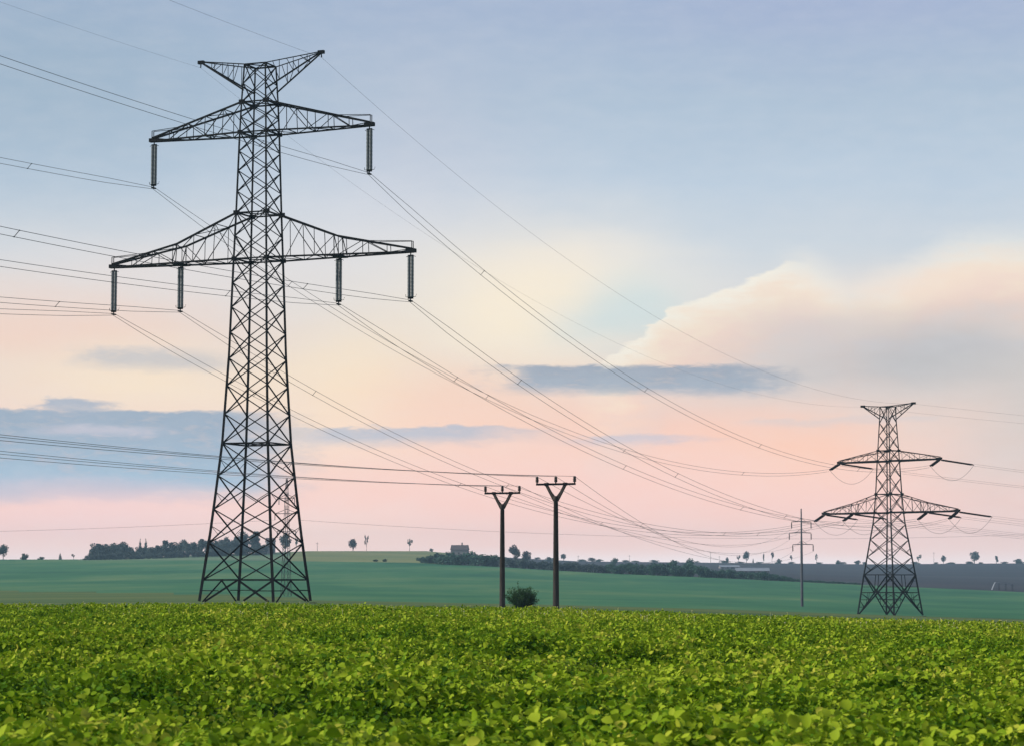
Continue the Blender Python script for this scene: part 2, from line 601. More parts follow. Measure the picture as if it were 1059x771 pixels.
def canopy(x, Y):
    h = 0.86 + 0.30 * (vnoise(x * .8, Y * .5, 1) - .5) + 0.26 * (vnoise(x * 2.6, Y * 1.6, 2) - .5) + 0.10 * (vnoise(x * .16, Y * .10, 3) - .5)
    # hollows where the crop is thin
    g = vnoise(x * .13, Y * .35, 5)
    h -= 0.34 * np.clip((g - .58) / .2, 0, 1)
    band = np.exp(-((Y - 45 - 3 * vnoise(x * .1, Y * 0 + 3, 6)) / 2.2) ** 2) * np.clip(.75 - x * .05, 0, 1)
    h -= 0.30 * band
    h -= 0.26 * np.exp(-((Y - 17.2 - 1.5 * vnoise(x * .35, Y * 0 + 5, 9)) / 1.0) ** 2)
    fall = np.clip((Y - CREST + 6) / 12, 0, 1)
    flat = np.clip((Y - 40) / 30, 0, 1) * .65
    return h * (1 - flat) + .84 * flat - .05 * fall


def build_crop():
    rng = np.random.default_rng(7)
    verts_all, face_sets, tint_all = [], [], []
    voff = 0

    def zone(Y0, Y1, dens, size, detail, thick, triple=True):
        nonlocal voff
        area_w = lambda Y: 2 * .216 * Y + 9.0
        A = .216 * (Y1 ** 2 - Y0 ** 2) + 9.0 * (Y1 - Y0)
        n = int(A * dens / (3 if triple else 1))
        Y = rng.uniform(Y0, Y1, n * 3)
        keep = rng.uniform(0, 1, n * 3) < area_w(Y) / area_w(Y1)
        Y = Y[keep][:n]
        n = len(Y)
        x = rng.uniform(-.5, .5, n) * area_w(Y)
        thin = vnoise(x * 2.9, Y * 2.3, 2) + .25 * (vnoise(x * 6, Y * 5, 21) - .5)
        ok = rng.uniform(0, 1, n) < np.clip((thin - .22) / .25, .12, 1)
        x, Y = x[ok], Y[ok]
        n = len(x)
        # bunch the leaves into plants
        x = x + .10 * (vnoise(x * 7, Y * 7, 11) - .5) * 2
        H = canopy(x, Y) + gz_np(x, Y)
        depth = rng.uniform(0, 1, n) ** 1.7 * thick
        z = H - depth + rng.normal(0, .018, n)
        head = rng.uniform(0, 2 * np.pi, n)
        hue = rng.normal(0, 1, n)
        if triple:
            k = 3
            idx = np.repeat(np.arange(n), 3)
            turn = np.tile(np.array([0, 1.35, -1.35]), n) + rng.normal(0, .25, n * 3)
        else:
            k = 1
            idx = np.arange(n)
            turn = np.zeros(n)
        N = n * k
        a = head[idx] + turn
        L = size * np.clip(np.exp(rng.normal(-.06, .28, n)), .4, 1.4)[idx] * rng.uniform(.8, 1.12, N)
        W = L * rng.uniform(.70, .95, N)
        px = np.stack([x[idx], Y[idx], z[idx]], 1)
        pitch = rng.normal(0, .62 if detail else .70, N) - .15                 # droop of the leaf
        roll = rng.normal(0, .60, N)
        d = np.stack([np.cos(a) * np.cos(pitch), np.sin(a) * np.cos(pitch), np.sin(pitch)], 1)
        s0 = np.stack([-np.sin(a), np.cos(a), np.zeros(N)], 1)
        u0 = np.cross(d, s0)
        s = s0 * np.cos(roll)[:, None] + u0 * np.sin(roll)[:, None]
        u = np.cross(d, s)
        px = px + d * (L * .22)[:, None]
        fold = rng.uniform(.06, .24, N)
        curl = rng.uniform(.0, .30, N)
        if detail:
            T = np.array([0, .14, .42, .76, 1, .76, .42, .14, .42, .78])
            S = np.array([0, .33, .50, .40, 0, -.40, -.50, -.33, 0, 0])
            fs = [(0, 8, 2, 1), (8, 9, 3, 2), (9, 4, 3), (0, 7, 6, 8), (8, 6, 5, 9), (9, 5, 4)]
        else:
            T = np.array([0, .28, .72, 1, .72, .28])
            S = np.array([0, .44, .42, 0, -.42, -.44])
            fs = [(0, 3, 2, 1), (0, 5, 4, 3)]
        nv = len(T)
        up = np.abs(S)[None, :] * fold[:, None] * 2 * W[:, None] - (T[None, :] ** 2) * curl[:, None] * L[:, None]
        co = px[:, None, :] + d[:, None, :] * (T[None, :, None] * L[:, None, None]) + s[:, None, :] * (S[None, :, None] * W[:, None, None]) + u[:, None, :] * up[:, :, None]
        verts_all.append(co.reshape(-1, 3))
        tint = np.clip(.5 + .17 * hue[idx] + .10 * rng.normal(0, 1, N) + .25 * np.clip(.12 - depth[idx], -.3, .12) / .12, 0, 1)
        tint_all.append(np.repeat(tint, nv))
        base = voff + np.arange(N)[:, None] * nv
        for f in fs:
            face_sets.append(base + np.array(f)[None, :])
        voff += N * nv

    zone(9.5, 20, 1350, .062, True, .55)
    zone(20, 34, 950, .060, True, .45)
    zone(34, 52, 620, .062, False, .32)
    zone(52, 84, 440, .060, False, .26)
    V = np.concatenate(verts_all).astype(np.float32)
    tint = np.concatenate(tint_all).astype(np.float32)
    loops = np.concatenate([f.reshape(-1) for f in face_sets]).astype(np.int32)
    sizes = np.concatenate([np.full(len(f), f.shape[1]) for f in face_sets]).astype(np.int32)
    me = bpy.data.meshes.new('crop_plants')
    me.vertices.add(len(V))
    me.vertices.foreach_set('co', V.reshape(-1))
    me.loops.add(len(loops))
    me.loops.foreach_set('vertex_index', loops)
    me.polygons.add(len(sizes))
    start = np.concatenate([[0], np.cumsum(sizes)[:-1]]).astype(np.int32)
    me.polygons.foreach_set('loop_start', start)
    me.polygons.foreach_set('loop_total', sizes)
    me.polygons.foreach_set('use_smooth', np.ones(len(sizes), dtype=bool))
    me.update(calc_edges=True)
    at_ = me.attributes.new('tint', 'FLOAT', 'POINT')
    at_.data.foreach_set('value', tint)
    print('crop faces', len(sizes), 'verts', len(V))

    m, N, P = material('crop_leaf')
    an = N.n.new('ShaderNodeAttribute')
    an.attribute_name = 'tint'
    g = N.n.new('ShaderNodeNewGeometry')
    n1 = N.noise(g.outputs['Position'], .22, 3, .55)
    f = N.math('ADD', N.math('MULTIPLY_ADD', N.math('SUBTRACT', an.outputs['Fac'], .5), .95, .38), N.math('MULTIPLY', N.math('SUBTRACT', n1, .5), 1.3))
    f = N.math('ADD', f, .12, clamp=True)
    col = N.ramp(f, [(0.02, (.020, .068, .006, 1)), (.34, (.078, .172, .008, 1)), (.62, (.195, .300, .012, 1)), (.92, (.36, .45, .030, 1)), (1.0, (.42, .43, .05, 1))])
    N.l.new(col, P.inputs['Base Color'])
    P.inputs['Roughness'].default_value = .55
    P.inputs['Specular IOR Level'].default_value = .03
    tr = N.n.new('ShaderNodeBsdfTranslucent')
    N.l.new(N.mix(.4, col, (.15, .33, .012, 1)), tr.inputs[0])
    ms = N.n.new('ShaderNodeMixShader')
    ms.inputs[0].default_value = .25
    N.l.new(P.outputs[0], ms.inputs[1])
    N.l.new(tr.outputs[0], ms.inputs[2])
    N.l.new(ms.outputs[0], N.n['Material Output'].inputs[0])
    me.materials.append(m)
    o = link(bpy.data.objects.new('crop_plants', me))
    o['kind'] = 'stuff'
    tag(o, 'dense low green leafy crop covering the whole foreground', 'crop')


build_crop()


def build_flowers():
    """taller weeds with small pale heads standing above the crop near its far edge"""
    rng = random.Random(4)
    bm = bmesh.new()
    for i in range(360):
        Y = rng.uniform(56, 82)
        x = rng.uniform(-.23, .23) * Y
        z0 = float(canopy(np.array([x]), np.array([Y]))[0] + gz_np(np.array([x]), np.array([Y]))[0])
        h = rng.uniform(.02, .12) if Y > 50 else rng.uniform(0, .05)
        top = Vector((x + rng.uniform(-.03, .03), Y, z0 + h))
        tube(bm, [(x, Y, z0 - .25), top], .006, 4, .003)
        r = bmesh.ops.create_icosphere(bm, subdivisions=1, radius=rng.uniform(.010, .022))
        bmesh.ops.scale(bm, vec=Vector((1, 1, rng.uniform(.6, 1.4))), verts=r['verts'])
        bmesh.ops.translate(bm, vec=top, verts=r['verts'])
    o = mesh_obj('wildflowers', bm, plain('pale_flower_head', (.50, .50, .24), (.34, .36, .16), 2), smooth=True)
    o['kind'] = 'stuff'
    tag(o, 'scattered pale flower heads rising just above the crop', 'wildflowers')


build_flowers()


# ------------------------------------------------------------------ lattice towers
def lerp(a, b, t):
    return a + (b - a) * t


def corners(a, z):
    return [Vector((a, a, z)), Vector((-a, a, z)), Vector((-a, -a, z)), Vector((a, -a, z))]


def lattice_body(root, prof, levels, rings, wl, wb, mat, foot, ring_w=None, fine=False):
    """prof: (height, half width); levels: panel heights; rings: heights with horizontal frames"""
    hw = lambda h: interp(h, prof)
    for i in range(4):
        bm = bmesh.new()
        hs = [p[0] for p in prof]
        for h0, h1 in zip(hs[:-1], hs[1:]):
            k = 1.0 - 0.45 * h0 / hs[-1]
            bar(bm, corners(hw(h0), h0)[i], corners(hw(h1), h1)[i], wl * k)
        leg = mesh_obj('leg', bm, mat, root)
        bm = bmesh.new()
        box(bm, corners(hw(0), -0.55)[i], (foot, foot, .8))
        mesh_obj('footing', bm, M['concrete'], leg)
    bm = bmesh.new()
    for f in range(4):
        ls = levels
        for j, (h0, h1) in enumerate(zip(ls[:-1], ls[1:])):
            c0, c1 = corners(hw(h0), h0), corners(hw(h1), h1)
            n = (f + 1) % 4
            k = wb * (1.0 - .25 * h0 / prof[-1][0])
            bar(bm, c0[f], c1[n], k)
            bar(bm, c0[n], c1[f], k)
            if fine and hw(h0) > 1.9:
                m0, m1 = (c0[f] + c0[n]) / 2, (c1[f] + c1[n]) / 2
                for e in (f, n):
                    bar(bm, (c0[e] + c1[e]) / 2, (m0 if j % 2 else m1).lerp(c0[e] if j % 2 else c1[e], .0), k * .5)
            # secondary (redundant) members stiffening the wide lower panels
            if hw(h0) > 2.4 and h0 > 2:
                mid = (c0[f] + c0[n] + c1[f] + c1[n]) / 4
                bar(bm, (c0[f] + c1[f]) / 2, (c0[f] + mid) / 2, k * .5)
                bar(bm, (c0[n] + c1[n]) / 2, (c0[n] + mid) / 2, k * .5)
        for h in rings:
            c = corners(hw(h), h)
            bar(bm, c[f], c[(f + 1) % 4], ring_w or wb * 1.25)
    for h in rings[1:]:
        c = corners(hw(h), h)
        bar(bm, c[0], c[2], wb * .8)
        bar(bm, c[1], c[3], wb * .8)
    mesh_obj('bracing', bm, mat, root)


def crossarm(root, side, L, hb, ht, a_b, a_t, mat, wc, wb, n, knee=None, tip_dz=.28, rail=True, name='crossarm', tipw=.16, wt=None):
    wt = wt or wc
    """arm along local X; bottom chords level at hb, top chords falling from ht to the tip"""
    bm = bmesh.new()
    sx = side
    tip = lambda y: Vector((sx * L, y * tipw, hb))
    def bot(t, y):
        return Vector((sx * lerp(a_b, L, t), y * lerp(a_b, tipw, t), hb))
    def top(t, y):
        if knee:
            tk, zk = knee
            z = lerp(ht, hb + zk, t / tk) if t < tk else lerp(hb + zk, hb + tip_dz, (t - tk) / (1 - tk))
        else:
            z = lerp(ht, hb + tip_dz, t)
        return Vector((sx * lerp(a_t, L, t), y * lerp(a_t, tipw, t), z))
    for y in (1, -1):
        bar(bm, bot(0, y), bot(1, y), wc)
        if knee:
            bar(bm, top(0, y), top(knee[0], y), wt)
            bar(bm, top(knee[0], y), top(1, y), wt)
        else:
            bar(bm, top(0, y), top(1, y), wt)
        ts = [i / n for i in range(n)] if not knee else sorted(set([i / n for i in range(n)] + [knee[0]]))
        for i, t in enumerate(ts):
            t1 = ts[i + 1] if i + 1 < len(ts) else 1.0
            if t > 0:
                bar(bm, bot(t, y), top(t, y), wb)
            if i % 2 == 0:
                bar(bm, bot(t, y), top(t1, y), wb)
            else:
                bar(bm, top(t, y), bot(t1, y), wb)
    for i in range(n):
        t, t1 = i / n, (i + 1) / n
        bar(bm, bot(t, 1 if i % 2 else -1), bot(t1, -1 if i % 2 else 1), wb)
        bar(bm, top(t, 1 if i % 2 else -1), top(t1, -1 if i % 2 else 1), wb * .9)
        if i:
            bar(bm, bot(t, 1), bot(t, -1), wb)
            bar(bm, top(t, 1), top(t, -1), wb)
    # nose plate, root and hanger gussets
    box(bm, (sx * (L - .15), 0, hb + .10), (.9, tipw * 2 + .14, .34))
    for y in (1, -1):
        box(bm, top(0, y) + Vector((0, 0, 0)), (.6, .12, .42))
        box(bm, bot(0, y), (.5, .12, .36))
    if knee:
        kz = bot(knee[0], 0)
        box(bm, kz + Vector((0, 0, -.05)), (.9, abs(bot(knee[0], 1).y) * 2 + .1, .14))
        for y in (1, -1):
            bar(bm, bot(knee[0], y), top(knee[0], y), wb * 1.3)
    arm = mesh_obj(name, bm, mat, root)
    if rail:
        bm = bmesh.new()
        for y in (1, -1):
            pz = tip(y) + Vector((0, 0, .95))
            bar(bm, tip(y) + Vector((0, 0, .1)), pz, .06, False)
            t = 1 - 3.6 / L
            bar(bm, pz, Vector((sx * (L - 3.6 - .3), top(t, y).y, hb + .95 + .18)), .05, False)
            bar(bm, Vector((sx * (L - 3.9), top(t, y).y, hb + 1.13)), top(t, y), .05, False)
        mesh_obj('hand_rail', bm, mat, arm)
    return arm


def string_mesh(bm, p, q, r, pitch):
    """a stack of insulator sheds from p to q"""
    p, q = Vector(p), Vector(q)
    L = (q - p).length
    n = max(int(L / pitch), 3)
    prof = [(.03, 0)]
    for i in range(n):
        d = L * (i + .1) / n
        s = L / n
        prof += [(r * .72, d), (r, d + s * .25), (r * .95, d + s * .5), (r * .72, d + s * .75)]
    prof += [(.03, L)]
    lathe(bm, prof, p, q - p, 10)


def suspension_set(root, x, hb, mat_s):
    """double suspension string hanging from the arm at local x; returns the clamp height"""
    top, low = hb - .38, hb - 4.05
    for sg in (-.15, .15):
        bm = bmesh.new()
        string_mesh(bm, (x + sg, 0, top), (x + sg, 0, low), .165, .12)
        ins = mesh_obj('insulator_string', bm, M['insul'], root, True)
    bm = bmesh.new()
    box(bm, (x, 0, hb - .33), (.52, .10, .12))
    bar(bm, (x, 0, hb), (x, 0, hb - .3), .08, False)
    for sg in (-1, 1):
        tube(bm, [(x + sg * .2, 0, hb - .33), (x + sg * .46, .05, top - .06)], .025, 5)
    mesh_obj('hanger', bm, mat_s, root)
    bm = bmesh.new()
    box(bm, (x, 0, low - .06), (.52, .10, .16))
    bar(bm, (x, 0, low - .1), (x, 0, low - .42), .08, False)
    box(bm, (x, 0, low - .32), (.14, .7, .12))
    for sg in (-1, 1):
        tube(bm, [(x + sg * .2, 0, low), (x + sg * .48, .05, low + .06), (x + sg * .52, .1, low + .28)], .025, 5)
    mesh_obj('cable_clamp', bm, mat_s, root)
    return low - .34


TH = R(21.5)
YL = 218.0
LP = at(264.6, 621, YL)
Lroot = thing('transmission_tower', 'tall black lattice pylon with six hanging insulators at the crop edge, the largest in view', 'electricity pylon', LP, -TH)
Lprof = [(0, 3.68), (5.9, 3.03), (9, 2.74), (14.1, 2.29), (21.8, 1.91), (30.8, 1.65), (35, 1.52), (42.4, 1.33), (45.2, 1.23), (48.7, 1.06)]
Llev = [1.9, 5.2, 8.2, 11.2, 14.1, 16.75, 19.3, 21.75, 24.1, 26.4, 28.6, 30.8, 32.9, 35.0, 36.95, 38.85, 40.65, 42.4, 43.8, 45.2, 46.9, 48.7]
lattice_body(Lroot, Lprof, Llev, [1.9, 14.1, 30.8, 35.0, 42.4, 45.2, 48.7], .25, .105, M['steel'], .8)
bm = bmesh.new()          # legs of the base: inverted V from the ring to the feet
for f in range(4):
    c, r_ = corners(3.68, 0.0), corners(interp(1.9, Lprof), 1.9)
    n = (f + 1) % 4
    mid = (r_[f] + r_[n]) / 2
    bar(bm, mid, lerp(c[f], c[n], .07), .15)
    bar(bm, mid, lerp(c[n], c[f], .07), .15)
    bar(bm, lerp(mid, c[f], .5), lerp(r_[f], c[f], .5), .08)
    bar(bm, lerp(mid, c[n], .5), lerp(r_[n], c[n], .5), .08)
mesh_obj('base_bracing', bm, M['steel'], Lroot)
for s in (-1, 1):
    crossarm(Lroot, s, 15.25, 30.8, 35.0, 1.65, 1.52, M['steel'], .16, .065, 6, knee=(.47, 1.75))
    crossarm(Lroot, s, 11.15, 42.4, 45.2, 1.33, 1.23, M['steel'], .15, .07, 5, knee=None)
    # earth-wire horn
    bm = bmesh.new()
    tip = Vector((s * 6.15, 0, 49.45))
    for y in (1, -1):
        bar(bm, (s * 1.1, y * 1.1, 46.3), tip + Vector((0, y * .08, 0)), .15)
        bar(bm, (s * 1.06, y * 1.06, 48.7), tip + Vector((0, y * .08, .05)), .09)
        for t in (.25, .5, .75):
            a_ = Vector((s * 1.1, y * 1.1, 46.3)).lerp(tip, t)
            b_ = Vector((s * 1.06, y * 1.06, 48.7)).lerp(tip, t - .12)
            b2 = Vector((s * 1.06, y * 1.06, 48.7)).lerp(tip, t)
            bar(bm, a_, b_, .06)
            bar(bm, a_, b2, .06)
    for t in (.3, .6):
        bar(bm, Vector((s * 1.1, 1.1, 46.3)).lerp(tip, t), Vector((s * 1.1, -1.1, 46.3)).lerp(tip, t + .2), .06)
    box(bm, tip, (.6, .3, .3))
    bar(bm, tip, tip + Vector((s * .05, 0, -.5)), .08, False)
    mesh_obj('earth_wire_arm', bm, M['steel'], Lroot)
CLAMP = {}
for key, x, hb in (('uR', 11.0, 42.4), ('uL', -11.0, 42.4), ('oR', 15.08, 30.8), ('oL', -15.08, 30.8), ('iR', 8.05, 30.8), ('iL', -8.05, 30.8)):
    zc = suspension_set(Lroot, x, hb, M['steel'])
    CLAMP[key] = Vector((x, 0, zc))
CLAMP['eR'] = Vector((6.2, 0, 48.95))
CLAMP['eL'] = Vector((-6.2, 0, 48.95))
RL = Matrix.Rotation(-TH, 3, 'Z')
CLAMP = {k: LP + RL @ v for k, v in CLAMP.items()}

# right-hand angle tower
YR = 395.0
PHI = R(47)
RP = at(921, 635, YR)
RP.z = min(RP.z, ground_z(RP.x, YR) + .05)
Rroot = thing('transmission_tower', 'smaller squat lattice pylon at right with slanting tension insulators and broad splayed base', 'electricity pylon', RP, -PHI)
Rprof = [(0, 3.72), (6.5, 2.95), (14.7, 1.85), (16.6, 1.68), (19.6, 1.5), (25, 1.28), (26.7, 1.2), (32.4, .92), (33.9, .88)]
Rlev = [6.5, 9.4, 12.2, 14.7, 16.9, 19.6, 22.3, 25, 27.0, 29.2, 31.2, 33.9]
lattice_body(Rroot, Rprof, Rlev, [6.5, 16.6, 19.6, 25, 26.7, 33.9], .27, .11, M['steel'], .7)
bm = bmesh.new()
for f in range(4):
    c, r_ = corners(3.72, 0.0), corners(2.95, 6.5)
    n = (f + 1) % 4
    bar(bm, r_[f], c[n], .20)
    bar(bm, r_[n], c[f], .20)
    w0, w1 = 3.72, 2.95
    tx = w0 / (w0 + w1)                                   # where the two diagonals cross
    X = c[f].lerp(r_[n], tx)
    hl, hr = lerp(c[f], r_[f], tx), lerp(c[n], r_[n], tx)
    bar(bm, hl, hr, .13)
    bar(bm, r_[f].lerp(r_[n], .5), X, .08)
    for a_, b_, e_ in ((c[f], r_[f], hl), (c[n], r_[n], hr)):
        for t in (.35, .68):
            q = a_.lerp(X, t)
            bar(bm, q, a_.lerp(e_, t), .08)
            bar(bm, q, a_.lerp(e_, t + .28), .07)
            q = b_.lerp(X, t)
            bar(bm, q, b_.lerp(e_, t), .07)
    bar(bm, c[f].lerp(X, .5), X + (hl - X) * .5, .07)
    bar(bm, c[n].lerp(X, .5), X + (hr - X) * .5, .07)
mesh_obj('base_bracing', bm, M['steel'], Rroot)
for s in (-1, 1):
    crossarm(Rroot, s, 13.75, 16.6, 19.6, 1.68, 1.5, M['steel'], .27, .065, 6, knee=(.45, 1.6), rail=False, tip_dz=.35, wt=.10)
    crossarm(Rroot, s, 10.35, 25, 26.7, 1.28, 1.2, M['steel'], .27, .065, 4, rail=False, tip_dz=.35, wt=.10)
    bm = bmesh.new()
    tip = Vector((s * 5.2, 0, 34.2))
    for y in (1, -1):
        bar(bm, (s * .95, y * .95, 31.9), tip + Vector((0, y * .08, 0)), .16)
        bar(bm, (s * .88, y * .88, 33.9), tip + Vector((0, y * .08, .05)), .12)
        for t in (.3, .65):
            a_ = Vector((s * .95, y * .95, 31.9)).lerp(tip, t)
            b_ = Vector((s * .88, y * .88, 33.9)).lerp(tip, t)
            bar(bm, a_, b_, .08)
            bar(bm, a_, Vector((s * .88, y * .88, 33.9)).lerp(tip, t - .28), .07)
    box(bm, tip, (.7, .4, .35))
    mesh_obj('earth_wire_arm', bm, M['steel'], Rroot)
RR = Matrix.Rotation(-PHI, 3, 'Z')
DIN = (Vector((RP.x, RP.y, 0)) - Vector((LP.x, LP.y, 0))).normalized()          # direction of the incoming span
OUTB = R(70)
DOUT = Vector((math.sin(OUTB), math.cos(OUTB), 0))
RATT = {}
for key, x, hb in (('uR', 10.25, 25), ('uL', -10.25, 25), ('oR', 13.65, 16.6), ('oL', -13.65, 16.6), ('iR', 7.6, 16.6), ('iL', -7.6, 16.6)):
    base = Vector((x, 0, hb - .12))
    ends = []
    for d, drop in ((-DIN, 1.25), (DOUT, .75)):
        dl = RR.inverted() @ d
        e = base + dl * (5.2 if d is not DOUT else 6.3) + Vector((0, 0, -drop))
        side = dl.cross(Vector((0, 0, 1))) * .16
        bm = bmesh.new()
        ax = (e - base).normalized()
        bm.free()
        for sg in (-1, 1):
            bm = bmesh.new()
            string_mesh(bm, base + ax * .5 + side * sg, e - ax * .35 + side * sg, .14, .17)
            mesh_obj('insulator_string', bm, M['steel'], Rroot, True)
        bm = bmesh.new()
        bar(bm, base, base + ax * .5, .12, False)
        bar(bm, base + ax * .5 - side * 1.4, base + ax * .5 + side * 1.4, .14, False)
        mesh_obj('hanger', bm, M['steel'], Rroot)
        bm = bmesh.new()
        bar(bm, e - ax * .35 - side * 1.4, e - ax * .35 + side * 1.4, .14, False)
        bar(bm, e - ax * .35, e, .12, False)
        mesh_obj('cable_clamp', bm, M['steel'], Rroot)
        ends.append(RP + RR @ e)
    RATT[key] = ends
for key, s in (('eR', 1), ('eL', -1)):
    e = RP + RR @ Vector((s * 5.25, 0, 34.1))
    RATT[key] = [e, e]


# ------------------------------------------------------------------ conductors
def span_fit(p0, p1, px=None, py=None, S=None):
    """sag (m) that makes the span from p0 to p1 pass the given view ray"""
    if S is not None:
        return S
    best = None
    for i in range(1, 400):
        t = i / 400
        q = p0.lerp(p1, t)
        yc = q.y * CP + (q.z - CAMZ) * SP
        u = CX + F * q.x / yc
        if best is None or abs(u - px) < best[0]:
            best = (abs(u - px), t, q)
    _, t, q = best
    zt = at(px, py, q.y).z
    return (q.z - zt) / (4 * t * (1 - t))


def span_pts(p0, p1, S, n=40):
    return [p0.lerp(p1, i / n) - Vector((0, 0, 4 * S * (i / n) * (1 - i / n))) for i in range(n + 1)]


def back_pts(p0, d, px0, py0, length, n=36):
    """the span toward the next tower behind the viewer: passes (px0, py0) where it leaves the view"""
    q = 4 * 6.0 / 280 ** 2
    # find the t where azimuth matches px0
    best = None
    for i in range(1, 2000):
        t = i * .08
        P = p0 + d * t
        if P.y < 20:
            break
        u = CX + F * P.x / (P.y * CP + (p0.z - CAMZ) * SP)
        if best is None or abs(u - px0) < best[0]:
            best = (abs(u - px0), t, P)
    _, t0, P = best
    z = at(px0, py0, P.y).z
    slope = (z - p0.z - q * t0 * t0) / t0
    return [p0 + d * (length * i / n) + Vector((0, 0, slope * (length * i / n) + q * (length * i / n) ** 2)) for i in range(n + 1)]


def offset(pts, lat, up):
    out = []
    for i, p in enumerate(pts):
        d = (pts[min(i + 1, len(pts) - 1)] - pts[max(i - 1, 0)])
        d.z = 0
        s = d.cross(Vector((0, 0, 1))).normalized()
        out.append(p + s * lat + Vector((0, 0, up)))
    return out


def bundle(label, pts, group, r=.021, gap=(.20, .20), spacers=6, clamp_i=None):
    root = thing('power_cable', label, 'power cable', pts[0], 0, group)
    o0 = Vector(pts[0])
    for sg in (-1, 1):
        k = []
        for i, p in enumerate(pts):
            w = 1.0
            if clamp_i is not None:
                w = min(1.0, .35 + abs(i - clamp_i) * .3)
            k.append(w)
        off = offset(pts, sg * gap[0], 0)
        line = [p.lerp(o, w) + Vector((0, 0, sg * gap[1] * w)) - o0 for p, o, w in zip(pts, off, k)]
        bm = bmesh.new()
        tube(bm, line, r, 5)
        mesh_obj('conductor', bm, M['wire'], root, True)
    n = len(pts)
    for j in range(1, spacers + 1):
        i = int(n * j / (spacers + 1))
        if clamp_i is not None and abs(i - clamp_i) < 3:
            continue
        a, b = offset(pts, -gap[0], -gap[1])[i] - o0, offset(pts, gap[0], gap[1])[i] - o0
        bm = bmesh.new()
        bar(bm, a, b, .035, False)
        box(bm, a, (.07, .12, .065))
        box(bm, b, (.07, .12, .065))
        mesh_obj('spacer', bm, M['steel_far'], root)
    return root


BD = -Vector((math.sin(TH), math.cos(TH), 0))
spec = [
    ('uR', 62, (605, 362), 'twin cable slung from the right insulator of the upper arm of the large pylon'),
    ('uL', 166, (738, 503), 'twin cable slung from the left insulator of the upper arm of the large pylon'),
    ('oR', 238, (640, 460), 'twin cable slung from the outermost right insulator of the lower arm'),
    ('iR', 272, (600, 462), 'twin cable slung from the inner right insulator of the lower arm'),
    ('iL', 310, (440, 470), 'twin cable slung from the inner left insulator of the lower arm'),
    ('oL', 322, (420, 480), 'twin cable slung from the outermost left insulator of the lower arm'),
]
for key, yl, (fx, fy), lab in spec:
    p0 = CLAMP[key]
    back = back_pts(p0, BD, 0, yl, 150)
    p1 = RATT[key][0]
    S = span_fit(p0, p1, fx, fy)
    print('sag', key, round(S, 2))
    S = min(max(S, 2.0), 9.0)
    fwd = span_pts(p0, p1, S, 48)
    pts = back[::-1] + fwd[1:]
    bundle(lab, pts, 'twin cables strung between the two large pylons', clamp_i=len(back) - 1, spacers=7)
for key, (bx, by), (fx, fy), lab in (('eR', (180, 2), (640, 325), 'single thin earth wire running from the right horn of the large pylon'),
                                     ('eL', (0, 2), (385, 217), 'single thin earth wire running from the left horn of the large pylon')):
    p0 = CLAMP[key]
    back = back_pts(p0, BD, bx, by, 150)
    p1 = RATT[key][0]
    S = min(max(span_fit(p0, p1, fx, fy), 1.5), 8.0)
    print('sag', key, round(S, 2))
    fwd = span_pts(p0, p1, S, 48)
    bm = bmesh.new()
    tube(bm, back[::-1] + fwd[1:], .011 if key == 'eR' else .008, 5)
    tag(mesh_obj('earth_wire', bm, M['wire'], None, True), lab, 'earth wire', 'earth wires along the pylon tops')

outlab = {'uR': 'cable leaving the upper right arm of the smaller pylon toward the right edge',
          'uL': 'cable leaving the upper left arm of the smaller pylon, passing behind its body',
          'oR': 'cable leaving the outermost right end of the lower arm of the smaller pylon',
          'iR': 'cable leaving the inner right part of the lower arm of the smaller pylon',
          'iL': 'cable leaving the inner left part of the lower arm of the smaller pylon',
          'oL': 'cable leaving the outermost left end of the lower arm of the smaller pylon'}
for key, lab in outlab.items():
    e_in, e_out = RATT[key]
    end = e_out + DOUT * 260 + Vector((0, 0, -1))
    root = bundle(lab, span_pts(e_out, end, 6.5, 40), 'cables leaving the smaller pylon to the right', spacers=3, gap=(.12, .14), r=.015)
    mid = (e_in + e_out) / 2
    bm = bmesh.new()
    tube(bm, [p - e_out for p in span_pts(e_in, e_out, 2.4, 20)], .024, 5)
    mesh_obj('jumper_loop', bm, M['wire'], root, True)
for key, lab in (('eR', 'earth wire leaving the right horn of the smaller pylon'), ('eL', 'earth wire leaving the left horn of the smaller pylon')):
    p = RATT[key][1]
    bm = bmesh.new()
    tube(bm, span_pts(p, p + DOUT * 260, 5, 40), .011, 5)
    tag(mesh_obj('earth_wire', bm, M['wire'], None, True), lab, 'earth wire', 'earth wires along the pylon tops')


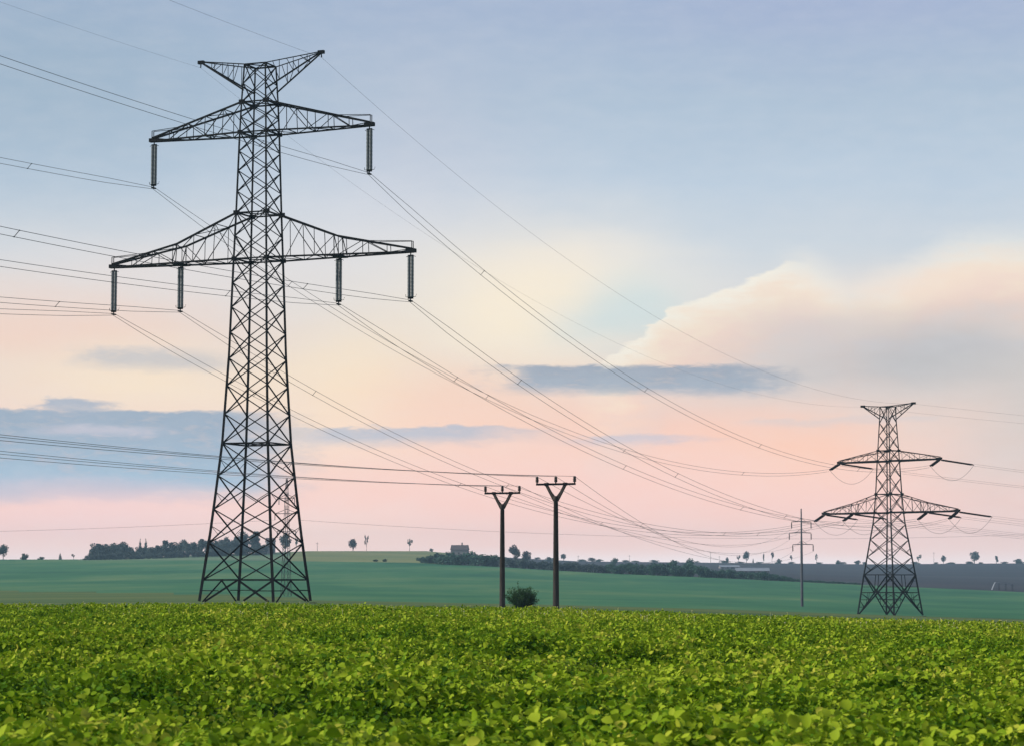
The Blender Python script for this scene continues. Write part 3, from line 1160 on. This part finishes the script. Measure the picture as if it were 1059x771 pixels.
# ------------------------------------------------------------------ concrete distribution poles
def y_pole(label, px, ytop, ybase, Y, rz):
    base = at(px, ybase, Y)
    base.z = min(base.z, ground_z(base.x, Y) + .02)
    H = at(px, ytop, Y).z - base.z                      # to the insulator tips
    root = thing('utility_pole', label, 'utility pole', base, rz, 'concrete poles with forked heads')
    ha = H - .62                                        # crossarm level
    bm = bmesh.new()
    lathe(bm, [(.25, -.6), (.25, 0), (.24, 1), (.175, ha - 1.35), (.21, ha - 1.32), (.21, ha - .98), (.13, ha - .92)], (0, 0, 0), (0, 0, 1), 16)
    mesh_obj('post', bm, M['concrete'], root, True)
    bm = bmesh.new()
    for s in (-1, 1):
        bar(bm, (s * .10, 0, ha - 1.3), (s * .80, 0, ha - .04), .20, False)
        bar(bm, (s * .06, 0, ha - 1.05), (s * .42, 0, ha - .62), .12, False)
    mesh_obj('fork', bm, M['concrete'], root)
    bm = bmesh.new()
    bar(bm, (-1.66, 0, ha), (1.66, 0, ha), .16, False)
    for s in (-1, 1):
        box(bm, (s * .8, 0, ha), (.28, .24, .24))
    mesh_obj('crossarm', bm, M['steel'], root)
    out = []
    for x in (-1.6, 0, 1.6):
        bm = bmesh.new()
        lathe(bm, [(.05, 0), (.06, .08), (.13, .10), (.13, .16), (.10, .2), (.13, .23), (.13, .29), (.10, .33), (.12, .37), (.11, .5), (.05, .54)], (x, 0, ha + .08), (0, 0, 1), 10)
        mesh_obj('insulator', bm, M['porcelain'], root, True)
        out.append(base + Matrix.Rotation(rz, 3, 'Z') @ Vector((x, 0, ha + .6)))
    return out


PROT = -R(24)
pole_a = y_pole('concrete pole with forked head and three upright insulators, the one beside the round bush', 519.5, 502, 622.5, 208, PROT)
pole_b = y_pole('concrete pole with forked head and three upright insulators, the taller one right of the bush', 575, 492, 624.5, 190, PROT)


# ------------------------------------------------------------------ tubular mast with three arms in the valley
mp_ = at(829.5, 625, 500)
mp_.z = ground_z(mp_.x, 500)
mast = thing('power_mast', 'slim grey tubular power mast with three short arms, left of the smaller pylon', 'power mast', mp_, -R(12))
PXM = 500 / F
bm = bmesh.new()
lathe(bm, [(.30, -.5), (.30, 0), (.24, 13.2), (.19, 13.3), (.13, 20.1)], (0, 0, 0), (0, 0, 1), 14)
mesh_obj('post', bm, M['mast'], mast, True)
mast_att = []
for h, xl, xr in ((17.4, -2.0, 2.0), (15.1, -2.5, 2.0), (12.7, -1.8, 2.4)):
    bm = bmesh.new()
    for x in (xl, xr):
        bar(bm, (0, 0, h + .1), (x, 0, h), .16, False)
        bar(bm, (0, 0, h + .9 if h < 16 else h + .7), (x * .5, 0, h + .05), .07, False)
    arm = mesh_obj('crossarm', bm, M['mast'], mast)
    for x in (xl, xr):
        bm = bmesh.new()
        string_mesh(bm, (x, 0, h - .15), (x, 0, h - 1.35), .12, .15)
        bar(bm, (x, 0, h), (x, 0, h - .18), .06, False)
        mesh_obj('insulator_string', bm, M['steel_far'], arm, True)
        mast_att.append(mp_ + Matrix.Rotation(-R(12), 3, 'Z') @ Vector((x, 0, h - 1.4)))

# medium-voltage wires: from the left past each pole and on to the mast
MVD = Vector((-.474, -.88, 0)).normalized()
for name, pts, lefty, atts, where in (('b', pole_b, (449, 451.5, 455), mast_att[0:6:2], 'taller concrete pole'),
                                      ('a', pole_a, (466, 469, 473), mast_att[1:6:2], 'concrete pole beside the bush')):
    for i, (p, ly, e) in enumerate(zip(pts, lefty, atts)):
        back = back_pts(p, MVD, 0, ly, 110, 24)
        S = 4.6 if name == 'b' else 4.2
        fwd = span_pts(p, e, S, 30)
        bm = bmesh.new()
        tube(bm, back[::-1] + fwd[1:], .016, 5)
        o = mesh_obj('power_line', bm, M['wire'], None, True)
        tag(o, 'thin single wire carried by the %s insulator of the %s' % (('left', 'middle', 'right')[i], where), 'power line', 'thin wires on the concrete poles')
for e in mast_att:
    pass

# slender far lattice mast seen through the legs of the large pylon
fp = gpoint(296, 450)
far = thing('lattice_mast', 'slender distant lattice mast seen through the legs of the large pylon', 'electricity pylon', fp, -R(20))
fh = at(296, 494, 450).z - fp.z
fprof = [(0, .75), (fh * .55, .40), (fh * .8, .3), (fh, .12)]
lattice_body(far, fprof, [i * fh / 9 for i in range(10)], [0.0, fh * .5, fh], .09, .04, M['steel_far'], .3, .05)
for hf, l in ((.83, 1.6), (.70, 2.4), (.55, 1.9)):
    bm = bmesh.new()
    for s in (-1, 1):
        bar(bm, (0, 0, fh * hf), (s * l, 0, fh * hf), .12)
        bar(bm, (0, 0, fh * hf + .8), (s * l, 0, fh * hf), .08)
        string_mesh(bm, (s * l, 0, fh * hf - .05), (s * l, 0, fh * hf - 1.2), .08, .2)
    mesh_obj('crossarm', bm, M['steel_far'], far)
for s, lab in ((-1, 'faint wire running from the slender lattice mast to the left edge, nearer the wood'), (1, 'faint wire running right from the slender lattice mast behind the concrete poles')):
    p = fp + Vector((s * 2.2, 0, fh * .70 - 1.2))
    e = p + Vector((s * 160, -20 if s < 0 else 90, -1))
    bm = bmesh.new()
    tube(bm, span_pts(p, e, 2.2, 24), .02, 5)
    tag(mesh_obj('power_line', bm, M['wire'], None, True), lab, 'power line', 'faint distant wires')


# ------------------------------------------------------------------ trees, bushes, hedges
def crown_mesh(name, seed, kind):
    """leaf-clump crown, unit height (z 0..1) and unit width; returns (crown mesh, trunk mesh)"""
    rng = np.random.default_rng(seed)
    lobes = []
    if kind == 'broad':
        for i in range(11):
            a = rng.uniform(0, 2 * np.pi)
            rr = rng.uniform(0, .30)
            lobes.append((rr * np.cos(a), rr * np.sin(a), rng.uniform(.30, .82), rng.uniform(.12, .24)))
        lobes.append((0, 0, .84, .14))
        n, size = 1000, .052
        z0 = .08
    elif kind == 'tall':
        for i in range(11):
            z = rng.uniform(.22, .9)
            a = rng.uniform(0, 2 * np.pi)
            rr = rng.uniform(0, .26) * (1.1 - z)
            lobes.append((rr * np.cos(a), rr * np.sin(a), z, rng.uniform(.10, .20) * (1.25 - .6 * z)))
        n, size = 800, .055
        z0 = .15
    elif kind == 'cone':
        for i in range(14):
            z = .1 + .86 * i / 13
            lobes.append((rng.uniform(-.04, .04), rng.uniform(-.04, .04), z, .30 * (1.03 - z) + .03))
        n, size = 800, .05
        z0 = .05
    elif kind == 'airy':
        for i in range(9):
            a = rng.uniform(0, 2 * np.pi)
            rr = rng.uniform(.08, .36)
            lobes.append((rr * np.cos(a), rr * np.sin(a), rng.uniform(.50, .92), rng.uniform(.06, .14)))
        n, size = 620, .040
        z0 = .4
    elif kind == 'dome':
        for i in range(16):
            a = rng.uniform(0, 2 * np.pi)
            rr = rng.uniform(0, .36)
            lobes.append((rr * np.cos(a), rr * np.sin(a), rng.uniform(.12, .78) * (1 - rr * .8), rng.uniform(.14, .24)))
        n, size = 1000, .060
        z0 = 0.0
    else:                                            # bush
        for i in range(14):
            a = rng.uniform(0, 2 * np.pi)
            rr = rng.uniform(0, .38)
            lobes.append((rr * np.cos(a), rr * np.sin(a), rng.uniform(.05, .72) * (1.1 - rr), rng.uniform(.12, .24)))
        n, size = 900, .065
        z0 = -.05
    lobes = np.array(lobes)
    pick = rng.choice(len(lobes), n, p=lobes[:, 3] ** 2 / (lobes[:, 3] ** 2).sum())
    d = rng.normal(0, 1, (n, 3))
    d /= np.linalg.norm(d, axis=1)[:, None]
    rad = lobes[pick, 3] * rng.uniform(.45, 1.08, n)
    c = lobes[pick, :3] + d * rad[:, None]
    c[:, 2] = np.maximum(c[:, 2], z0 + rng.uniform(-.03, .03, n))
    s = size * rng.uniform(.5, 1.3, n)
    a = rng.normal(0, 1, (n, 3)); a /= np.linalg.norm(a, axis=1)[:, None]
    b = np.cross(a, rng.normal(0, 1, (n, 3))); b /= np.linalg.norm(b, axis=1)[:, None]
    q = np.stack([c - a * s[:, None], c + b * s[:, None] * .6, c + a * s[:, None], c - b * s[:, None] * .6], 1).reshape(-1, 3)
    me = bpy.data.meshes.new(name)
    me.from_pydata(q.tolist(), [], [(4 * i, 4 * i + 1, 4 * i + 2, 4 * i + 3) for i in range(n)])
    bm = bmesh.new()
    top = .5 if kind in ('bush', 'dome') else .8
    tube(bm, [(0, 0, -.05), (rng.uniform(-.01, .01), 0, top * .5), (rng.uniform(-.03, .03), 0, top)], .032, 6, .008)
    for i in rng.choice(len(lobes), 7, replace=False):
        l = lobes[i]
        z = max(l[2] * .5, .05)
        tube(bm, [(0, 0, z), (l[0] * .5, l[1] * .5, (z + l[2]) / 2 - .02), (l[0], l[1], l[2])], .014, 5, .004)
    mt = bpy.data.meshes.new(name + '_trunk')
    bm.to_mesh(mt)
    bm.free()
    mt.materials.append(M['bark'])
    return me, mt


PROTO = {}
for kind, nvar in (('broad', 5), ('tall', 3), ('cone', 2), ('airy', 4), ('dome', 3), ('bush', 5)):
    PROTO[kind] = [crown_mesh('crown', 100 * len(PROTO) + k, kind) for k in range(nvar)]
_withmat = {}
trng = random.Random(11)


def plant(name, label, cat, px, Y, hpx, wpx, kind, mat, group=None, base_py=None, sink=0.0, var=None):
    p = gpoint(px, Y)
    if base_py is not None:
        p = at(px, base_py, Y)
    s = Y / F
    me, mt = PROTO[kind][trng.randrange(len(PROTO[kind])) if var is None else var]
    key = (me.name, mat)
    if key not in _withmat:
        m2 = me.copy()
        m2.materials.append(M[mat])
        _withmat[key] = m2
    root = thing(name, label, cat, (p.x, p.y, p.z - sink), trng.uniform(0, 6.28), group)
    root.scale = (wpx * s, wpx * s, hpx * s)
    link(bpy.data.objects.new('crown' if 'bush' not in name and 'shrub' not in name else 'foliage', _withmat[key]), root)
    link(bpy.data.objects.new('trunk' if 'bush' not in name and 'shrub' not in name else 'stem', mt), root)
    return root


# the wood on the left skyline
WTOP = [(84, 575), (92, 571), (100, 564), (112, 564), (128, 561), (133, 566), (137, 570), (142, 567), (150, 566), (160, 564), (175, 560), (200, 560),
        (215, 559), (240, 556), (255, 552), (272, 551)]
for row in range(3):
    px = 88.0 + row * 3
    while px < 272:
        y_t = interp(px, WTOP) + trng.uniform(-1.2, 2.0) + (2 - row) * 1.4
        Y = interp(px, YS) - 70 + row * 26
        gy = interp(px, SLINE)
        h = gy + 1 - y_t + (0 if px < 195 else 0)
        kind = trng.choice(['broad', 'dome', 'tall', 'broad']) if row else trng.choice(['dome', 'bush'])
        if row == 0:
            h *= .7
        h *= 1.08
        w = max(h * trng.uniform(.95, 1.3), 9)
        left = px < 160
        plant('wood_tree', 'dark bushy tree crowded in the left half of the skyline wood' if left else 'dark bushy tree crowded in the wood just left of the large pylon',
              'tree', px, Y, h, w, kind, 'leaf_wood', 'trees crowded in the skyline wood')
        px += w * .42 + trng.uniform(0, 2)
for px, h, w, lab in ((144.5, 20, 9, 'slim pointed tree rising above the middle of the wood'), (150.5, 20, 10, 'pointed bushier tree rising above the wood, right of a slimmer one')):
    plant('conifer_tree', lab, 'tree', px, 1330, h, w, 'cone', 'leaf_wood')
# lone trees on the left part of the skyline
lone = [
    (3, 1250, 16, 14, 'broad', 'leaf_wood', 'round dark tree cut by the left edge on the skyline'),
    (25, 1270, 7, 10, 'dome', 'leaf_hedge', 'low round bushy tree between the left edge and a tiny conifer'),
    (62, 1280, 6, 6, 'cone', 'leaf_wood', 'tiny pointed conifer alone on the left skyline'),
    (42, 1285, 2.5, 8, 'dome', 'leaf_hedge', 'very low shrubby tree just left of the tiny conifer'),
    (76, 1280, 5, 6, 'airy', 'leaf_hedge', 'small wispy tree at the left end of the wood'),
    (295, 1480, 20, 15, 'broad', 'leaf_wood', 'rounded dark tree behind the right legs of the large pylon'),
    (306, 1500, 14, 6, 'airy', 'leaf_hedge', 'thin wispy tree beside the rounded tree behind the pylon legs'),
    (365, 1780, 12, 13, 'broad', 'leaf_bare', 'broad greyish open tree on the pale hilltop field'),
    (379, 1790, 15, 6, 'airy', 'leaf_bare', 'tall spindly tree beside the broad grey one on the pale hill'),
    (423.5, 1790, 13, 8, 'airy', 'leaf_hedge', 'lollipop shaped thin tree alone on the pale hilltop'),
    (446, 1790, 3, 5, 'dome', 'leaf_hedge', 'tiny round bushy tree at the right end of the pale hill'),
    (499, 1500, 6, 15, 'dome', 'leaf_bush', 'dark green low domed tree right of the grey house'),
    (533, 1500, 17, 17, 'broad', 'leaf_bare', 'large greyish round tree left of the taller concrete pole'),
    (545, 1500, 13, 14, 'broad', 'leaf_bare', 'lower greyish round tree merging with the larger one at its left'),
    (568, 1900, 5, 9, 'dome', 'leaf_wood', 'low dark tree hidden partly by the taller concrete pole'),
    (583, 2150, 6, 9, 'broad', 'leaf_wood', 'small dark tree just right of the taller concrete pole'),
    (612, 2200, 4, 9, 'dome', 'leaf_bare', 'low greyish domed tree on the skyline right of the poles'),
    (752, 2230, 5, 5, 'broad', 'leaf_wood', 'small dark square topped tree at the left of the far tree row'),
    (764, 2230, 8, 6, 'airy', 'leaf_bare', 'pale wispy tree left of the tall dark skyline tree'),
    (772, 2230, 12, 9, 'broad', 'leaf_wood', 'tallest dark tree of the far row left of the tubular mast'),
    (779, 2230, 4, 3, 'cone', 'leaf_wood', 'tiny dark pointed tree right of the tallest skyline tree'),
    (790, 2230, 9, 4, 'tall', 'leaf_bare', 'narrow upright tree in the far row'),
    (798.5, 2230, 11, 6, 'airy', 'leaf_bare', 'open crowned tree right of the narrow upright one'),
    (806, 2230, 5, 6, 'dome', 'leaf_wood', 'low dark rounded tree at the right end of the far row'),
    (819, 2230, 8, 5, 'airy', 'leaf_bare', 'very faint thin tree just left of the tubular mast'),
    (844.5, 2230, 9, 5, 'airy', 'leaf_hedge', 'pale thin tree just right of the tubular mast'),
    (867, 2230, 4, 5, 'dome', 'leaf_wood', 'small dark dome shaped tree left of the smaller pylon'),
    (887, 2230, 4, 8, 'dome', 'leaf_wood', 'flat dark domed tree at the left foot of the smaller pylon'),
    (950, 2230, 9, 7, 'airy', 'leaf_hedge', 'pale speckled thin tree right of the smaller pylon'),
    (976, 2230, 8, 7, 'broad', 'leaf_wood', 'small ragged dark tree on the skyline right of the smaller pylon'),
    (1008, 2230, 12, 13, 'broad', 'leaf_wood', 'wide open crowned dark tree near the right edge skyline'),
    (1030.5, 2230, 7, 8, 'tall', 'leaf_wood', 'flat topped dark tree between two others near the right edge'),
    (1053, 2230, 5, 10, 'dome', 'leaf_wood', 'low dark domed tree beside the right edge'),
    (636, 1600, 9, 11, 'broad', 'leaf_hedge', 'small peaked tree standing above the hedge right of the poles'),
    (695, 1300, 11, 14, 'broad', 'leaf_hedge', 'teal rounded tree rising from the hedge, left of its taller twin'),
    (712, 1300, 13, 16, 'broad', 'leaf_hedge', 'teal rounded tree rising from the hedge, the taller of two'),
]
for px, Y, h, w, kind, mat, lab in lone:
    gy_fix = None
    plant('skyline_tree', lab, 'tree', px, min(Y, interp(px, YS) - 4), h + 1.0, w, kind, mat)

# the hedge that runs along the top of the green valley field
HH = [(428, 4), (438, 8), (450, 13), (470, 16), (500, 18), (518, 15), (540, 12), (560, 11), (600, 11), (640, 13), (690, 15), (715, 16), (735, 11),
      (770, 12), (795, 11), (812, 6), (830, 3), (885, 2.5)]
px = 436.0
while px < 890:
    h = interp(px, HH) * trng.uniform(.8, 1.12)
    w = max(h * trng.uniform(1.1, 1.6), 7)
    if px < 520:
        lab = 'dense hedge bush below the grey house, left of the concrete poles'
    elif px < 640:
        lab = 'dark bluish hedge bush behind or between the two concrete poles'
    elif px < 740:
        lab = 'dense hedge bush at the foot of the two teal trees'
    else:
        lab = 'low hedge bush tapering off toward the tubular mast'
    plant('hedge_bush', lab, 'bush', px, interp(px, YT) + trng.uniform(-4, 14), h, w, trng.choice(['bush', 'bush', 'dome']), 'leaf_hedge' if px < 520 or px > 620 else 'leaf_wood',
          'bushes of the field hedge')
    px += w * .42
for px, h, w, lab in ((388, 3.2, 6, 'small dark bush at the lower edge of the pale hill field, left one'), (398, 3.6, 6.5, 'small dark bush at the lower edge of the pale hill field, right one')):
    plant('field_bush', lab, 'bush', px, 1185, h, w, 'bush', 'leaf_bush')

for k in range(26):
    px = 560 + k * 20 + trng.uniform(-9, 9)
    if 905 < px < 935:
        continue
    far_right = px > 935
    plant('scrub_bush', 'tiny low scrub bush on the far skyline, right of the smaller pylon' if far_right else 'tiny low scrub bush on the far skyline between the concrete poles and the smaller pylon',
          'bush', px, interp(px, YS) - 6, trng.uniform(1.6, 3.2), trng.uniform(5, 13), 'dome', trng.choice(['leaf_wood', 'leaf_hedge']), 'scrub bushes along the far skyline')

# ragged round shrub by the concrete poles
def ragged_shrub():
    rng = np.random.default_rng(5)
    p = gpoint(540.5, 196)
    root = thing('round_bush', 'dark green round bush at the foot of the left concrete pole', 'bush', (p.x, p.y, p.z - .05))
    bs, quads = bmesh.new(), []
    for i in range(130):
        a = rng.uniform(0, 2 * np.pi)
        lean = rng.uniform(.05, 1.25)
        L = (1.55 - .25 * abs(lean - .5)) * rng.uniform(.6, 1.12)
        if rng.uniform() < .12:
            L *= 1.25
        b = np.array([.12 * np.cos(a), .12 * np.sin(a), 0.0])
        d = np.array([np.cos(a) * np.sin(lean) * 1.05, np.sin(a) * np.sin(lean), np.cos(lean)])
        pts = [b + d * L * t + np.array([0, 0, .22 * L * t * t * np.sin(lean)]) + rng.normal(0, .02, 3) for t in (0, .35, .7, 1.0)]
        tube(bs, [Vector(q) for q in pts], .016, 4, .004)
        for k in range(80):
            t = rng.uniform(.18, 1.02) * 3
            j = min(int(t), 2)
            c = pts[j] + (pts[j + 1] - pts[j]) * (t - j) + rng.normal(0, .075, 3)
            if c[2] < .02:
                continue
            u = rng.normal(0, 1, 3); u /= np.linalg.norm(u)
            v = np.cross(u, rng.normal(0, 1, 3)); v /= np.linalg.norm(v)
            l = rng.uniform(.035, .075)
            quads += [c - u * l, c + v * l * .5, c + u * l, c - v * l * .5]
    me = bpy.data.meshes.new('foliage')
    me.from_pydata([tuple(q) for q in quads], [], [(4 * i, 4 * i + 1, 4 * i + 2, 4 * i + 3) for i in range(len(quads) // 4)])
    me.materials.append(M['leaf_bush'])
    link(bpy.data.objects.new('foliage', me), root)
    mesh_obj('stem', bs, M['bark'], root)


ragged_shrub()


# ------------------------------------------------------------------ far buildings and poles
def gable(label, cat, name, px, Y, wpx, hpx, roof_frac, mat_w, mat_r, depth_m, rz, chimney=False, lift=0.0):
    p = gpoint(px, Y)
    s = Y / F
    W, H = wpx * s, hpx * s
    root = thing(name, label, cat, (p.x, p.y, p.z + lift), rz)
    hw_ = H * (1 - roof_frac)
    bm = bmesh.new()
    box(bm, (0, 0, hw_ / 2 - .3), (W, depth_m, hw_ + .6))
    mesh_obj('wall', bm, mat_w, root)
    bm = bmesh.new()
    e = .3
    pr = [(-depth_m / 2 - e, hw_ - .05), (0, H), (depth_m / 2 + e, hw_ - .05), (depth_m / 2 + e, hw_ + .12), (0, H + .18), (-depth_m / 2 - e, hw_ + .12)]
    a = [bm.verts.new((-W / 2 - e, y, z)) for y, z in pr]
    b = [bm.verts.new((W / 2 + e, y, z)) for y, z in pr]
    for i in range(6):
        bm.faces.new((a[i], a[(i + 1) % 6], b[(i + 1) % 6], b[i]))
    for q in (a[::-1], b):
        bm.faces.new((q[0], q[1], q[4], q[5]))
        bm.faces.new((q[1], q[2], q[3], q[4]))
    roof = mesh_obj('roof', bm, mat_r, root)
    for sx in (-1, 1):
        bm = bmesh.new()
        v = [bm.verts.new((sx * W / 2 * .995, -depth_m / 2, hw_)), bm.verts.new((sx * W / 2 * .995, depth_m / 2, hw_)), bm.verts.new((sx * W / 2 * .995, 0, H - .02))]
        v2 = [bm.verts.new(q.co - Vector((sx * .25, 0, 0))) for q in v]
        bm.faces.new(v); bm.faces.new(v2[::-1])
        for i in range(3):
            bm.faces.new((v[i], v[(i + 1) % 3], v2[(i + 1) % 3], v2[i]))
        mesh_obj('gable', bm, mat_w, root)
    if chimney:
        bm = bmesh.new()
        box(bm, (W * .14, 0, H + .6), (.8, .8, 2.2))
        mesh_obj('chimney', bm, mat_w, roof)
    nwin = max(2, int(W / 3.4))
    for i in range(nwin):
        x = -W / 2 + W * (i + .5) / nwin
        bm = bmesh.new()
        if i == nwin // 2 and name != 'house':
            box(bm, (x, -depth_m / 2 - .02, min(1.4, hw_ * .45)), (min(2.4, W * .2), .08, min(2.8, hw_ * .85)))
            mesh_obj('door', bm, M['door'], root)
        else:
            box(bm, (x, -depth_m / 2 - .02, hw_ * .6), (1.0, .08, 1.1))
            mesh_obj('window', bm, M['glass'], root)
    return root


gable('grey house with a chimney standing above the hedge on the hill', 'house', 'house', 475.5, 1560, 17, 13.5, .35, M['wall_grey'], M['roof_dark'], 8, R(-8), True)
gable('dark grey farm building seen between the legs of the large pylon', 'building', 'farm_building', 279.5, 1440, 9, 16, .25, M['wall_grey'], M['roof_dark'], 9, R(10))
gable('long low pale roofed shed in the ploughed field, the farther one', 'shed', 'farm_shed', 754, 1750, 20, 3.2, .55, M['wall_grey'], M['roof_pale'], 11, R(3))
gable('long low pale roofed shed just above the hedge, the nearer one', 'shed', 'farm_shed', 778, 1330, 34, 6.5, .45, M['wall_grey'], M['roof_pale'], 12, R(-4))

# open-sided pale shelter at the edge of the ploughed field
sp_ = gpoint(1036, 985)
sh = thing('field_shelter', 'small pale lean-to shelter at the edge of the ploughed field near the right edge', 'shelter', sp_, R(-6))
bm = bmesh.new()
for y in (-2.2, 2.2):
    pass
pr = [(-4.2, .0), (-3.0, 2.9), (-2.6, 3.2), (4.4, 2.5), (4.4, 2.38), (-2.5, 3.06), (-2.85, 2.8), (-4.0, .0)]
a = [bm.verts.new((x, -2.2, z)) for x, z in pr]
b = [bm.verts.new((x, 2.2, z)) for x, z in pr]
for i in range(8):
    bm.faces.new((a[i], b[i], b[(i + 1) % 8], a[(i + 1) % 8]))
bmesh.ops.recalc_face_normals(bm, faces=bm.faces)
for i in range(3):
    bm.faces.new((a[i], a[i + 1], a[6 - i], a[7 - i]))
    bm.faces.new((b[i + 1], b[i], b[7 - i], b[6 - i]))
mesh_obj('sheet_cover', bm, M['roof_pale'], sh)
for x in (-1.2, 1.5, 4.2):
    zt = 3.05 - (x + 2.5) * .1
    for y in (-2.05, 2.05):
        bm = bmesh.new()
        bar(bm, (x, y, -.4), (x, y, zt), .14, False)
        mesh_obj('post', bm, M['steel_far'], sh)

poles = [(328, 9, 'thin pole on the pale hill just right of the large pylon'), (735, 11, 'thin pole on the skyline, the taller one left of the far tree row'), (744, 7, 'short thin pole right of a taller one left of the far tree row'),
         (651, 7, 'thin pole on the skyline above the hedge right of the concrete poles'), (598, 6, 'thin pole on the skyline right beside the taller concrete pole'), (966, 12, 'thin tall pole on the skyline right of the smaller pylon')]
for px, h, lab in poles:
    Y = interp(px, YS) - 6
    p = gpoint(px, Y)
    s = Y / F
    root = thing('wooden_pole', lab, 'pole', p, 0)
    bm = bmesh.new()
    tube(bm, [(0, 0, -.5), (0, 0, h * s)], .16, 6, .11)
    mesh_obj('post', bm, M['bark'], root)
    bm = bmesh.new()
    bar(bm, (-1.1, 0, h * s - .8), (1.1, 0, h * s - .8), .16, False)
    mesh_obj('crossarm', bm, M['bark'], root)

# ------------------------------------------------------------------ haze
HAZE_DENS = 0.00014
zs = []
gm = bpy.data.objects['ground'].data
co = np.empty(len(gm.vertices) * 3, dtype=np.float32)
gm.vertices.foreach_get('co', co)
co = co.reshape(-1, 3)
zmin = float(co[:, 2].min()) - 1.0
xm = float(np.abs(co[:, 0]).max()) + 20
bm = bmesh.new()
y0, y1, z1 = -60.0, float(co[:, 1].max()) + 20, 62.0
box(bm, (0, (y0 + y1) / 2, (zmin + z1) / 2), (2 * xm, y1 - y0, z1 - zmin))
hm = bpy.data.materials.new('haze_air')
hm.use_nodes = True
N = NT(hm.node_tree)
N.n.clear()
pv = N.n.new('ShaderNodeVolumePrincipled')
pv.inputs['Color'].default_value = (.44, .70, .88, 1)
pv.inputs['Density'].default_value = HAZE_DENS
out = N.n.new('ShaderNodeOutputMaterial')
N.l.new(pv.outputs[0], out.inputs['Volume'])
hz = mesh_obj('haze', bm, hm)
hz['kind'] = 'stuff'
